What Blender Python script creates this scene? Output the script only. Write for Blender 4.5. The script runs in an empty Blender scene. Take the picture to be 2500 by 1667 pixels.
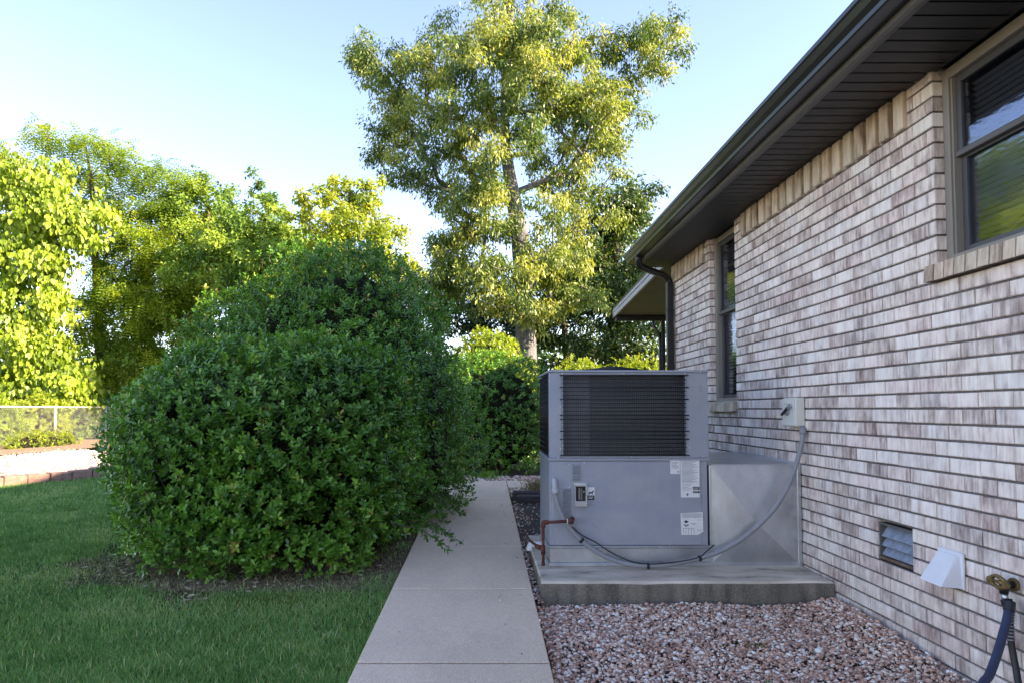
import bpy, math, random
import numpy as np
from mathutils import Vector, Matrix, noise as mnoise
R = math.radians
rng = np.random.default_rng(7)
random.seed(7)
scene = bpy.context.scene
COL = scene.collection

# ------------------------------------------------------------------ camera, sky, sun, exposure
CAM_Z = 1.22
cam_d = bpy.data.cameras.new('camera')
cam = bpy.data.objects.new('camera', cam_d); COL.objects.link(cam)
cam_d.sensor_width = 36.0
cam_d.lens = 36.0 * 1640 / 2500
PITCH = 2.5
cam.location = (0, 0, CAM_Z)
cam.rotation_euler = (R(90 + PITCH), 0, 0)
cam_d.shift_x = 66 / 2500
cam_d.shift_y = (165.5 - 1640 * math.tan(R(PITCH))) / 2500
cam_d.clip_start = 0.05
cam_d.clip_end = 3000
scene.camera = cam

SUN_EL = R(28.3)
SUN_H = Vector((0.955, -0.29)).normalized()          # horizontal direction towards the sun
world = bpy.data.worlds.new('World'); scene.world = world; world.use_nodes = True
wn = world.node_tree.nodes; wl = world.node_tree.links
sky = wn.new('ShaderNodeTexSky'); sky.sky_type = 'NISHITA'; sky.sun_disc = False
sky.sun_elevation = SUN_EL; sky.sun_rotation = math.atan2(SUN_H.x, SUN_H.y)
sky.altitude = 100; sky.air_density = 0.95; sky.dust_density = 0.15; sky.ozone_density = 1.5
wn['Background'].inputs['Strength'].default_value = 0.10
wl.new(sky.outputs[0], wn['Background'].inputs[0])
sd = bpy.data.lights.new('sun', 'SUN'); so = bpy.data.objects.new('sun', sd); COL.objects.link(so)
sd.energy = 5.0; sd.angle = R(0.53); sd.color = (1.0, 0.84, 0.58)
sdir = Vector((SUN_H.x * math.cos(SUN_EL), SUN_H.y * math.cos(SUN_EL), math.sin(SUN_EL)))
so.rotation_euler = sdir.to_track_quat('Z', 'Y').to_euler()
so.location = (10, -10, 12)
vs = scene.view_settings
vs.view_transform = 'Standard'; vs.look = 'None'; vs.gamma = 1.0; vs.use_curve_mapping = False
vs.exposure = 2.42
vs.use_white_balance = True; vs.white_balance_temperature = 7000; vs.white_balance_tint = 24      # camera balanced for open shade
scene.cycles.max_bounces = 7; scene.cycles.diffuse_bounces = 4; scene.cycles.glossy_bounces = 3
scene.cycles.transmission_bounces = 4; scene.cycles.transparent_max_bounces = 6
scene.cycles.use_denoising = True
try:
    scene.cycles.denoiser = 'OPENIMAGEDENOISE'
    scene.cycles.denoising_input_passes = 'RGB_ALBEDO_NORMAL'
    scene.cycles.denoising_prefilter = 'ACCURATE'
except Exception:
    pass
scene.cycles.sample_clamp_indirect = 6

# ------------------------------------------------------------------ material helpers
class NT:
    def __init__(s, name):
        s.m = bpy.data.materials.new(name); s.m.use_nodes = True
        s.t = s.m.node_tree; s.b = s.t.nodes['Principled BSDF']; s.out = s.t.nodes['Material Output']
    def n(s, kind, **kw):
        x = s.t.nodes.new('ShaderNode' + kind)
        for k, v in kw.items():
            if k in x.inputs: x.inputs[k].default_value = v
            else: setattr(x, k, v)
        return x
    def l(s, a, b): s.t.links.new(a, b)
    def math(s, op, a, b=None):
        x = s.n('Math', operation=op)
        for i, v in enumerate((a, b)):
            if v is None: continue
            if isinstance(v, (int, float)): x.inputs[i].default_value = v
            else: s.l(v, x.inputs[i])
        return x.outputs[0]
    def ramp(s, fac, stops):
        r = s.n('ValToRGB'); e = r.color_ramp.elements
        while len(e) < len(stops): e.new(0.5)
        for i, (p, c) in enumerate(stops):
            e[i].position = p; e[i].color = (*c, 1)
        s.l(fac, r.inputs[0]); return r.outputs[0]
    def pos(s, scale=(1, 1, 1), obj=False):
        if obj: p = s.n('TexCoord').outputs['Object']
        else: p = s.n('NewGeometry').outputs['Position']
        mp = s.n('Mapping'); mp.inputs['Scale'].default_value = scale
        s.l(p, mp.inputs[0]); return mp.outputs[0]
    def noise(s, vec, scale, detail=3, rough=0.55, w=None):
        x = s.n('TexNoise', noise_dimensions='4D' if w is not None else '3D')
        x.inputs['Scale'].default_value = scale; x.inputs['Detail'].default_value = detail
        x.inputs['Roughness'].default_value = rough
        s.l(vec, x.inputs['Vector'])
        if w is not None: s.l(w, x.inputs['W'])
        return x.outputs['Fac']
    def mixc(s, fac, a, b, mode='MIX'):
        x = s.n('Mix', data_type='RGBA', blend_type=mode)
        for i, v in ((0, fac), (6, a), (7, b)):
            if isinstance(v, (int, float)): x.inputs[i].default_value = v
            elif isinstance(v, tuple): x.inputs[i].default_value = (*v, 1)
            else: s.l(v, x.inputs[i])
        return x.outputs[2]
    def bump(s, h, strength=0.3, dist=0.01):
        b = s.n('Bump'); b.inputs['Strength'].default_value = strength; b.inputs['Distance'].default_value = dist
        s.l(h, b.inputs['Height']); s.l(b.outputs[0], s.b.inputs['Normal'])
    def rnd(s):
        a = s.n('Attribute', attribute_name='rnd').outputs['Fac']
        o = s.n('ObjectInfo').outputs['Random']
        return s.math('FRACT', s.math('ADD', a, o))
    def col(s, c): s.l(c, s.b.inputs['Base Color']) if not isinstance(c, tuple) else setattr(s.b.inputs['Base Color'], 'default_value', (*c, 1))
    def set(s, rough=0.6, spec=0.5, metal=0.0):
        s.b.inputs['Roughness'].default_value = rough; s.b.inputs['Specular IOR Level'].default_value = spec
        s.b.inputs['Metallic'].default_value = metal; return s

def mat(name, c1, c2=None, scale=8, rough=0.6, spec=0.4, metal=0.0, bump=0, bscale=60, stretch=(1, 1, 1), bdist=0.004, detail=4):
    t = NT(name).set(rough, spec, metal)
    if c2 is None: t.col(c1)
    else:
        n = t.noise(t.pos(stretch), scale, detail)
        t.col(t.ramp(n, [(0.32, c1), (0.68, c2)]))
    if bump: t.bump(t.noise(t.pos(), bscale, 3), bump, bdist)
    return t.m

MAT = {}
def brick_mat(name, pale, mid, dark, amount=0.0):
    t = NT(name).set(0.88, 0.25)
    r = t.rnd(); w = t.math('MULTIPLY', r, 37.0)
    streak = t.noise(t.pos((55, 55, 6)), 1.0, 4, 0.6, w)
    blotch = t.noise(t.pos((11, 11, 7)), 1.0, 3, 0.6, w)
    fine = t.noise(t.pos(), 260, 2)
    f = t.math('ADD', t.math('MULTIPLY', streak, 0.55), t.math('MULTIPLY', blotch, 0.5))
    f = t.math('ADD', f, t.math('MULTIPLY', t.math('SUBTRACT', r, 0.5), 0.17))
    f = t.math('ADD', f, t.math('MULTIPLY', t.math('SUBTRACT', fine, 0.5), 0.12))
    c = t.ramp(t.math('ADD', f, amount), [(0.38, pale), (0.51, mid), (0.61, tuple(0.55 * a + 0.45 * b for a, b in zip(mid, dark))), (0.76, dark)])
    tint = t.ramp(t.math('FRACT', t.math('MULTIPLY', r, 7.31)), [(0.0, (1.0, 0.93, 0.94)), (0.35, (1.0, 0.985, 0.96)), (0.65, (0.93, 0.95, 0.97)), (1.0, (1.06, 1.05, 1.04))])
    sp = t.n('SeparateXYZ'); t.l(t.n('NewGeometry').outputs['Position'], sp.inputs[0])
    low = t.math('MULTIPLY', t.math('SUBTRACT', 0.42, sp.outputs[2]), 1.6); low.node.use_clamp = True
    dirt = t.math('MULTIPLY', low, t.ramp(t.noise(t.pos((1, 1, 1.5)), 7, 5, 0.65), [(0.35, (0, 0, 0)), (0.7, (1, 1, 1))]))
    t.col(t.mixc(t.math('MULTIPLY', dirt, 0.75), t.mixc(1.0, c, tint, 'MULTIPLY'), (0.22, 0.165, 0.125)))
    h = t.math('ADD', t.math('MULTIPLY', streak, 0.6), fine)
    t.bump(h, 0.35, 0.003)
    return t.m
MAT['brick'] = brick_mat('brick_whitewashed', (0.90, 0.815, 0.73), (0.74, 0.63, 0.56), (0.20, 0.12, 0.105), -0.005)
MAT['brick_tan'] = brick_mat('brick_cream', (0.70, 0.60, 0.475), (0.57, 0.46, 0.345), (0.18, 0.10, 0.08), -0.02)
MAT['mortar'] = mat('mortar', (0.12, 0.105, 0.10), (0.20, 0.18, 0.17), 40, 0.95, 0.1, bump=0.4, bscale=300)
MAT['soffit'] = mat('soffit_brown', (0.036, 0.033, 0.032), (0.046, 0.042, 0.040), 3, 0.55, 0.35)
MAT['gutter'] = mat('gutter_bronze', (0.014, 0.014, 0.015), (0.020, 0.019, 0.020), 6, 0.3, 0.42)
MAT['fascia'] = mat('fascia_taupe', (0.092, 0.086, 0.078), (0.115, 0.107, 0.097), 4, 0.5, 0.4)
MAT['frame'] = mat('window_frame_taupe', (0.22, 0.195, 0.165), (0.255, 0.23, 0.195), 5, 0.5, 0.4)
MAT['sash'] = mat('sash_dark', (0.07, 0.07, 0.075), (0.085, 0.083, 0.088), 5, 0.45, 0.4)
MAT['roof'] = mat('roof_shingle', (0.09, 0.08, 0.075), (0.15, 0.14, 0.13), 14, 0.9, 0.2, bump=0.5, bscale=40)
MAT['patio_white'] = mat('patio_fascia_grey', (0.33, 0.33, 0.36), (0.38, 0.375, 0.40), 4, 0.5, 0.4)
MAT['patio_ceiling'] = mat('patio_ceiling_tan', (0.12, 0.105, 0.085), (0.15, 0.13, 0.105), 3, 0.7, 0.3)
MAT['dark'] = mat('black_paint', (0.018, 0.018, 0.02), None, rough=0.5)
MAT['interior'] = mat('interior_dark', (0.03, 0.03, 0.033), None, rough=0.9)
MAT['blind'] = mat('blind_slat', (0.5, 0.5, 0.52), None, rough=0.6)

def glass_mat():
    t = NT('window_glass')
    lw = t.n('Fresnel'); lw.inputs['IOR'].default_value = 1.55
    f = t.math('ADD', t.math('MULTIPLY', lw.outputs[0], 0.48), 0.010)
    gl = t.n('BsdfGlossy'); gl.inputs['Roughness'].default_value = 0.035; gl.inputs['Color'].default_value = (0.85, 0.9, 1, 1)
    bn = t.n('Bump'); bn.inputs['Strength'].default_value = 0.035; bn.inputs['Distance'].default_value = 0.01
    t.l(t.noise(t.pos((1, 1, 2.2)), 26, 2), bn.inputs['Height']); t.l(bn.outputs[0], gl.inputs['Normal'])
    tr = t.n('BsdfTransparent'); tr.inputs['Color'].default_value = (0.72, 0.74, 0.77, 1)
    mx = t.n('MixShader'); t.l(f, mx.inputs[0]); t.l(tr.outputs[0], mx.inputs[1]); t.l(gl.outputs[0], mx.inputs[2])
    t.l(mx.outputs[0], t.out.inputs[0]); return t.m
MAT['glass'] = glass_mat()

def unit_paint():
    t = NT('unit_grey_paint').set(0.42, 0.45)
    n = t.noise(t.pos(), 5, 4); f = t.noise(t.pos(), 420, 2)
    c = t.ramp(n, [(0.3, (0.265, 0.29, 0.345)), (0.7, (0.31, 0.335, 0.39))])
    t.col(t.mixc(0.22, c, t.ramp(f, [(0.3, (0.17, 0.17, 0.19)), (0.7, (0.38, 0.38, 0.41))])))
    st = t.noise(t.pos((26, 26, 1.1)), 1.0, 4, 0.6); du = t.noise(t.pos((1.2, 1.2, 2)), 2.2, 5, 0.65)
    c2 = t.b.inputs['Base Color'].links[0].from_socket
    c2 = t.mixc(t.math('MULTIPLY', t.ramp(st, [(0.5, (0, 0, 0)), (0.72, (1, 1, 1))]), 0.10), c2, (0.17, 0.16, 0.155))
    c2 = t.mixc(t.math('MULTIPLY', t.ramp(du, [(0.45, (0, 0, 0)), (0.7, (1, 1, 1))]), 0.25), c2, (0.48, 0.46, 0.43)); t.col(c2)
    h = t.math('ADD', t.math('MULTIPLY', t.noise(t.pos(), 3.2, 2), 6.0), t.math('MULTIPLY', f, 0.25)); t.bump(h, 0.16, 0.006); return t.m
MAT['unit'] = unit_paint()
def galv():
    t = NT('galvanised_steel').set(0.3, 0.5, 0.92)
    f = t.noise(t.pos(), 140, 2, 0.6); n = t.noise(t.pos((1.5, 1.5, 1)), 3.5, 5, 0.6)
    c = t.ramp(n, [(0.3, (0.46, 0.49, 0.53)), (0.7, (0.68, 0.72, 0.76))])
    t.col(t.mixc(0.10, c, t.ramp(f, [(0.35, (0.3, 0.32, 0.35)), (0.65, (0.85, 0.87, 0.9))])))
    t.l(t.math('ADD', t.math('MULTIPLY', n, 0.22), 0.24), t.b.inputs['Roughness'])
    t.bump(t.noise(t.pos(), 5, 2), 0.12, 0.02)
    return t.m
MAT['galv'] = galv()
MAT['coil'] = mat('condenser_coil', (0.06, 0.068, 0.082), (0.115, 0.125, 0.145), 90, 0.45, 0.4, 0.3, stretch=(6, 1, 0.6))
MAT['coil_plate'] = mat('coil_end_plate', (0.12, 0.125, 0.135), (0.17, 0.175, 0.19), 12, 0.5, 0.4)
MAT['wire'] = mat('guard_wire_black', (0.012, 0.012, 0.014), None, rough=0.45)
MAT['paper'] = mat('paper_label', (0.66, 0.66, 0.66), (0.74, 0.74, 0.73), 20, 0.7, 0.3)
MAT['print'] = mat('label_print', (0.16, 0.16, 0.18), None, rough=0.7)
MAT['ink'] = mat('label_ink_black', (0.02, 0.02, 0.025), None, rough=0.6)
MAT['conduit'] = mat('conduit_grey', (0.23, 0.235, 0.25), (0.28, 0.285, 0.30), 10, 0.5, 0.4)
MAT['conduit_light'] = mat('conduit_fitting', (0.40, 0.41, 0.44), None, rough=0.5)
MAT['rust'] = mat('gas_pipe_rust', (0.085, 0.022, 0.016), (0.14, 0.045, 0.03), 30, 0.7, 0.3, bump=0.3, bscale=150)
MAT['pvc'] = mat('white_pvc', (0.72, 0.72, 0.72), (0.62, 0.62, 0.60), 12, 0.4, 0.4)
MAT['beige'] = mat('disconnect_beige', (0.60, 0.60, 0.55), (0.66, 0.66, 0.61), 8, 0.5, 0.4)
MAT['white'] = mat('white_plastic', (0.70, 0.70, 0.73), (0.76, 0.76, 0.78), 10, 0.45, 0.4)
MAT['brass'] = mat('brass_weathered', (0.13, 0.085, 0.03), (0.30, 0.20, 0.08), 40, 0.5, 0.5, 0.6)
MAT['steel'] = mat('zinc_screw', (0.55, 0.57, 0.6), None, rough=0.35, metal=0.9)
MAT['hose_blue'] = mat('hose_blue', (0.018, 0.027, 0.065), (0.028, 0.040, 0.085), 12, 0.5, 0.4)
MAT['hose_black'] = mat('hose_black', (0.012, 0.013, 0.016), None, rough=0.4)
MAT['vent'] = mat('vent_slat_blue_grey', (0.17, 0.205, 0.26), (0.30, 0.34, 0.40), 30, 0.6, 0.4, stretch=(1, 1, 0.4))
MAT['ventrust'] = mat('vent_rust', (0.10, 0.05, 0.035), (0.2, 0.15, 0.11), 30, 0.8, 0.2)
def concrete(name, a, b, speck, big=2.0):
    t = NT(name).set(0.9, 0.2)
    n = t.noise(t.pos(), big, 5); f = t.noise(t.pos(), 190, 2, 0.7); g = t.noise(t.pos(), 30, 4)
    c = t.ramp(n, [(0.3, a), (0.7, b)])
    c = t.mixc(t.math('MULTIPLY', t.ramp(g, [(0.35, (0, 0, 0)), (0.7, (1, 1, 1))]), 0.3), c, tuple(x * 0.72 for x in a))
    d = t.noise(t.pos((1, 0.6, 1)), 0.9, 6, 0.7); c = t.mixc(t.math('MULTIPLY', t.ramp(d, [(0.46, (0, 0, 0)), (0.64, (1, 1, 1))]), 0.5), c, tuple(x * 0.6 for x in a))
    e = t.n('TexVoronoi'); e.inputs['Scale'].default_value = 5.5; t.l(t.pos(), e.inputs['Vector']); c = t.mixc(t.math('MULTIPLY', t.math('LESS_THAN', e.outputs['Distance'], 0.045), 0.75), c, (0.06, 0.05, 0.045))
    c = t.mixc(speck, c, t.ramp(f, [(0.38, (0.10, 0.085, 0.085)), (0.52, (0.5, 0.47, 0.46)), (0.66, (0.95, 0.9, 0.88))]))
    t.col(c); t.bump(f, 0.5, 0.003); return t.m
MAT['walk'] = concrete('sidewalk_concrete', (0.80, 0.57, 0.365), (0.87, 0.635, 0.42), 0.30, 1.3)
def pad_mat():
    t = NT('pad_concrete').set(0.9, 0.2)
    p = t.pos((1.0, 2.5, 3.0)); n = t.noise(p, 2.6, 6, 0.65); f = t.noise(t.pos(), 150, 2, 0.7)
    d = t.noise(t.pos((7, 7, 1.2)), 1.3, 4)
    c = t.ramp(n, [(0.30, (0.15, 0.12, 0.09)), (0.42, (0.50, 0.42, 0.32)), (0.68, (0.80, 0.69, 0.555))])
    # stained front painted darker and top lighter, shading put into the colour
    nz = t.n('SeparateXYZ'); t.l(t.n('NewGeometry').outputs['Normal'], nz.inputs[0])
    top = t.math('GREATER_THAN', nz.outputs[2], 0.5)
    shaded_stain = t.ramp(d, [(0.35, (0.075, 0.063, 0.045)), (0.7, (0.25, 0.21, 0.16))])
    c = t.mixc(top, shaded_stain, c)
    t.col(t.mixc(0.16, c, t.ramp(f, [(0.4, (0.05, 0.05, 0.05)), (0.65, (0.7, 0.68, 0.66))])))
    t.bump(f, 0.4, 0.003); return t.m
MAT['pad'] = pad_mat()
def stone_mat(name, stops):
    t = NT(name).set(0.85, 0.3)
    r = t.rnd(); f = t.noise(t.pos(), 90, 4, 0.65)
    c = t.ramp(r, stops)
    t.col(t.mixc(0.32, c, t.ramp(f, [(0.3, (0.20, 0.12, 0.10)), (0.7, (0.80, 0.70, 0.66))])))
    return t.m
MAT['gravel'] = stone_mat('river_gravel', [(0.0, (0.14, 0.055, 0.03)), (0.18, (0.40, 0.165, 0.085)), (0.38, (0.60, 0.29, 0.17)), (0.54, (0.70, 0.38, 0.25)), (0.70, (0.82, 0.58, 0.42)), (0.82, (0.92, 0.81, 0.67)), (1.0, (0.97, 0.95, 0.90))])
MAT['gravel_pale'] = stone_mat('pale_gravel', [(0.0, (0.36, 0.29, 0.24)), (0.5, (0.56, 0.49, 0.43)), (1.0, (0.74, 0.70, 0.65))])
MAT['dirt'] = mat('dark_soil', (0.035, 0.026, 0.02), (0.085, 0.06, 0.047), 25, 0.95, 0.1, bump=0.8, bscale=90, bdist=0.02)
MAT['gravel_soil'] = mat('gravel_fines', (0.10, 0.06, 0.045), (0.24, 0.16, 0.125), 60, 0.95, 0.1, bump=0.8, bscale=120, bdist=0.01)
MAT['worn'] = mat('worn_soil', (0.10, 0.065, 0.045), (0.22, 0.15, 0.11), 20, 0.95, 0.1, bump=0.8, bscale=70, bdist=0.02)
MAT['mulch'] = mat('mulch_soil', (0.05, 0.042, 0.037), (0.13, 0.11, 0.098), 18, 0.95, 0.1, bump=0.9, bscale=50, bdist=0.03, stretch=(1, 2.5, 1))
MAT['mulch_red'] = mat('pine_mulch', (0.15, 0.11, 0.08), (0.30, 0.235, 0.175), 20, 0.95, 0.1, bump=0.8, bscale=60, bdist=0.02)
MAT['pale_bed'] = mat('pale_gravel_bed', (0.36, 0.30, 0.25), (0.52, 0.46, 0.40), 30, 0.95, 0.1, bump=0.6, bscale=60, bdist=0.02)
MAT['timber'] = mat('landscape_timber', (0.045, 0.038, 0.037), (0.105, 0.088, 0.084), 6, 0.85, 0.2, bump=0.6, bscale=40, stretch=(0.4, 4, 4), bdist=0.01)
MAT['block'] = mat('edging_block', (0.17, 0.105, 0.085), (0.27, 0.18, 0.145), 12, 0.9, 0.2, bump=0.5, bscale=80)
MAT['fence'] = mat('galvanised_fence', (0.42, 0.44, 0.46), (0.5, 0.52, 0.54), 10, 0.45, 0.5, 0.5)
MAT['bark'] = mat('bark_grey', (0.07, 0.074, 0.082), (0.18, 0.186, 0.20), 3.5, 0.95, 0.1, bump=0.9, bscale=14, stretch=(5, 5, 0.8), bdist=0.05)
MAT['bark_dark'] = mat('bark_brown', (0.055, 0.042, 0.034), (0.14, 0.11, 0.09), 5, 0.95, 0.1, bump=0.8, bscale=20, stretch=(4, 4, 0.8), bdist=0.03)
MAT['twig'] = mat('twig_brown', (0.06, 0.045, 0.033), (0.10, 0.08, 0.06), 20, 0.9, 0.1)
def ground_mat():
    t = NT('lawn_soil').set(0.95, 0.1)
    n = t.noise(t.pos(), 1.7, 5); f = t.noise(t.pos(), 60, 3, 0.7)
    c = t.ramp(n, [(0.3, (0.045, 0.075, 0.02)), (0.6, (0.075, 0.10, 0.03)), (0.8, (0.14, 0.105, 0.055))])
    t.col(t.mixc(0.4, c, t.ramp(f, [(0.3, (0.012, 0.016, 0.008)), (0.7, (0.05, 0.07, 0.03))]))); t.bump(f, 0.8, 0.03)
    return t.m
MAT['ground'] = ground_mat()

def leaf_mat(name, stops, rough=0.45, spec=0.4, trans=0.3, tcol=None):
    t = NT(name).set(rough, spec)
    a = t.n('Attribute', attribute_name='rnd').outputs['Fac']
    o = t.n('ObjectInfo').outputs['Random']
    r = t.math('MINIMUM', t.math('ADD', a, t.math('MULTIPLY', t.math('LESS_THAN', a, 0.0001), o)), 1.0)
    c = t.ramp(r, stops)
    t.col(c)
    tr = t.n('BsdfTranslucent'); tc = t.mixc(1.0, c, tcol or (1.5, 1.45, 0.55), 'MULTIPLY'); t.l(tc, tr.inputs[0])
    mx = t.n('MixShader'); mx.inputs[0].default_value = trans
    t.l(t.b.outputs[0], mx.inputs[1]); t.l(tr.outputs[0], mx.inputs[2]); t.l(mx.outputs[0], t.out.inputs[0])
    return t.m
MAT['holly'] = leaf_mat('holly_leaf', [(0.0, (0.026, 0.080, 0.012)), (0.45, (0.078, 0.215, 0.026)), (0.8, (0.155, 0.35, 0.040)), (0.97, (0.28, 0.48, 0.05)), (1.0, (0.34, 0.26, 0.07))], 0.29, 0.45, 0.2)
MAT['oak'] = leaf_mat('oak_leaf', [(0.0, (0.035, 0.085, 0.020)), (0.45, (0.11, 0.18, 0.036)), (1.0, (0.29, 0.33, 0.07))], 0.42, 0.45, 0.36)
MAT['redbud'] = leaf_mat('broad_leaf', [(0.0, (0.09, 0.16, 0.014)), (0.5, (0.20, 0.31, 0.024)), (1.0, (0.31, 0.41, 0.04))], 0.45, 0.4, 0.42)
MAT['locust'] = leaf_mat('feathery_leaf', [(0.0, (0.055, 0.12, 0.018)), (0.5, (0.15, 0.26, 0.026)), (1.0, (0.31, 0.38, 0.03))], 0.5, 0.3, 0.45)
MAT['woods'] = leaf_mat('woodland_leaf', [(0.0, (0.055, 0.13, 0.026)), (0.5, (0.13, 0.25, 0.042)), (1.0, (0.27, 0.38, 0.055))], 0.5, 0.35, 0.4)
MAT['maple'] = leaf_mat('yellow_green_leaf', [(0.0, (0.10, 0.17, 0.02)), (0.5, (0.22, 0.31, 0.03)), (1.0, (0.36, 0.40, 0.05))], 0.5, 0.35, 0.42)
MAT['darkleaf'] = leaf_mat('deep_green_leaf', [(0.0, (0.018, 0.048, 0.016)), (0.5, (0.042, 0.095, 0.026)), (1.0, (0.11, 0.175, 0.036))], 0.45, 0.4, 0.25)
MAT['grass'] = leaf_mat('grass_blade', [(0.0, (0.055, 0.14, 0.034)), (0.40, (0.125, 0.29, 0.072)), (0.8, (0.25, 0.43, 0.14)), (1.0, (0.54, 0.49, 0.27))], 0.55, 0.3, 0.25)
MAT['straw'] = leaf_mat('straw_blade', [(0.0, (0.12, 0.10, 0.05)), (0.5, (0.28, 0.22, 0.13)), (1.0, (0.50, 0.42, 0.30))], 0.7, 0.2, 0.2)
MAT['moss'] = leaf_mat('moss_blade', [(0.0, (0.06, 0.10, 0.012)), (1.0, (0.13, 0.17, 0.02))], 0.7, 0.2, 0.25)
MAT['core'] = mat('shrub_core_shade', (0.012, 0.018, 0.009), (0.028, 0.028, 0.016), 30, 0.95, 0.05, bump=1.0, bscale=30, bdist=0.05)  # near black colour painting the shade inside shrubs
MAT['dead_leaf'] = mat('dry_leaf', (0.42, 0.36, 0.24), None, rough=0.8)

# ------------------------------------------------------------------ object helpers
def link(o, parent=None):
    COL.objects.link(o)
    if parent is not None: o.parent = parent
    return o
def tag(o, label=None, cat=None, group=None, kind=None):
    if label: o['label'] = label
    if cat: o['category'] = cat
    if group: o['group'] = group
    if kind: o['kind'] = kind
    return o
def empty(name, loc=(0, 0, 0), rz=0, parent=None):
    o = bpy.data.objects.new(name, None); o.empty_display_size = 0.1
    o.location = loc; o.rotation_euler = (0, 0, rz); return link(o, parent)
class MB:
    def __init__(s): s.v = []; s.f = []; s.sm = []
    def add(s, vs, fs, smooth=False):
        b = len(s.v); s.v += [tuple(p) for p in vs]
        s.f += [tuple(b + i for i in f) for f in fs]; s.sm += [smooth] * len(fs); return s
    def box(s, x0, x1, y0, y1, z0, z1):
        return s.add([(x0, y0, z0), (x1, y0, z0), (x1, y1, z0), (x0, y1, z0), (x0, y0, z1), (x1, y0, z1), (x1, y1, z1), (x0, y1, z1)],
              [(0, 3, 2, 1), (4, 5, 6, 7), (0, 1, 5, 4), (1, 2, 6, 5), (2, 3, 7, 6), (3, 0, 4, 7)])
    def bbox(s, x0, x1, y0, y1, z0, z1, c=0.005):
        """box with every edge chamfered by c"""
        P = []; idx = {}
        X = (x0, x1); Y = (y0, y1); Z = (z0, z1)
        for i in (0, 1):
            for j in (0, 1):
                for k in (0, 1):
                    sx, sy, sz = (1 - 2 * i) * c, (1 - 2 * j) * c, (1 - 2 * k) * c
                    for a, d in enumerate(((0, sy, sz), (sx, 0, sz), (sx, sy, 0))):
                        idx[i, j, k, a] = len(P); P.append((X[i] + d[0], Y[j] + d[1], Z[k] + d[2]))
        F = []
        def quad(q, n):
            a, b, cc = (Vector(P[q[0]]), Vector(P[q[1]]), Vector(P[q[2]]))
            if (b - a).cross(cc - a).dot(Vector(n)) < 0: q = q[::-1]
            F.append(tuple(q))
        for i in (0, 1):
            quad([idx[i, 0, 0, 0], idx[i, 1, 0, 0], idx[i, 1, 1, 0], idx[i, 0, 1, 0]], (2 * i - 1, 0, 0))
            quad([idx[0, i, 0, 1], idx[1, i, 0, 1], idx[1, i, 1, 1], idx[0, i, 1, 1]], (0, 2 * i - 1, 0))
            quad([idx[0, 0, i, 2], idx[1, 0, i, 2], idx[1, 1, i, 2], idx[0, 1, i, 2]], (0, 0, 2 * i - 1))
        for i in (0, 1):
            for j in (0, 1):
                n = (2 * i - 1, 2 * j - 1)
                quad([idx[i, j, 0, 0], idx[i, j, 1, 0], idx[i, j, 1, 1], idx[i, j, 0, 1]], (n[0], n[1], 0))
                quad([idx[i, 0, j, 0], idx[i, 1, j, 0], idx[i, 1, j, 2], idx[i, 0, j, 2]], (n[0], 0, n[1]))
                quad([idx[0, i, j, 1], idx[1, i, j, 1], idx[1, i, j, 2], idx[0, i, j, 2]], (0, n[0], n[1]))
                for k in (0, 1):
                    quad([idx[i, j, k, 0], idx[i, j, k, 1], idx[i, j, k, 2]], (2 * i - 1, 2 * j - 1, 2 * k - 1))
        return s.add(P, F)
    def tube(s, pts, r, n=8, caps=True):
        pts = [Vector(p) for p in pts]; rs = r if isinstance(r, (list, tuple)) else [r] * len(pts)
        rings = []; up = Vector((0.13, 0.27, 0.95)).normalized(); prev = None
        for i, p in enumerate(pts):
            d = (pts[min(i + 1, len(pts) - 1)] - pts[max(i - 1, 0)]).normalized()
            if prev is None:
                a = d.cross(up)
                if a.length < 0.1: a = d.cross(Vector((1, 0, 0)))
            else: a = prev - d * prev.dot(d)
            a.normalize(); prev = a; b = d.cross(a)
            rings.append([p + (a * math.cos(2 * math.pi * k / n) + b * math.sin(2 * math.pi * k / n)) * rs[i] for k in range(n)])
        V = [q for rg in rings for q in rg]
        F = [(i * n + k, i * n + (k + 1) % n, (i + 1) * n + (k + 1) % n, (i + 1) * n + k) for i in range(len(pts) - 1) for k in range(n)]
        s.add(V, F, True)
        if caps and len(pts) > 1:
            b = len(s.v) - len(V)
            s.f.append(tuple(b + k for k in range(n))[::-1]); s.sm.append(False)
            e = b + (len(pts) - 1) * n
            s.f.append(tuple(e + k for k in range(n))); s.sm.append(False)
        return s
    def cyl(s, c, axis, r, h, n=12, r2=None):
        c = Vector(c); a = Vector(axis).normalized()
        return s.tube([c - a * h / 2, c + a * h / 2], [r, r if r2 is None else r2], n)
    def prism(s, poly, axis, lo, hi):
        """extrude a 2-D polygon along an axis: 'x' -> (y,z), 'y' -> (x,z), 'z' -> (x,y)"""
        def pt(u, v, w): return {'x': (w, u, v), 'y': (u, w, v), 'z': (u, v, w)}[axis]
        n = len(poly)
        ar = sum(poly[i][0] * poly[(i + 1) % n][1] - poly[(i + 1) % n][0] * poly[i][1] for i in range(n))
        pl = list(poly) if (ar > 0) else list(poly)[::-1]
        V = [pt(u, v, lo) for u, v in pl] + [pt(u, v, hi) for u, v in pl]
        F = [tuple(range(n))[::-1], tuple(range(n, 2 * n))] + [(i, (i + 1) % n, n + (i + 1) % n, n + i) for i in range(n)]
        if axis == 'y': F = [f[::-1] for f in F]
        return s.add(V, F)
    def mesh(s, name, m):
        me = bpy.data.meshes.new(name); me.from_pydata(s.v, [], s.f)
        me.materials.append(MAT[m] if isinstance(m, str) else m)
        if any(s.sm): me.polygons.foreach_set('use_smooth', s.sm)
        me.update(); return me
    def build(s, name, m, parent=None):
        return link(bpy.data.objects.new(name, s.mesh(name, m)), parent)
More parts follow.
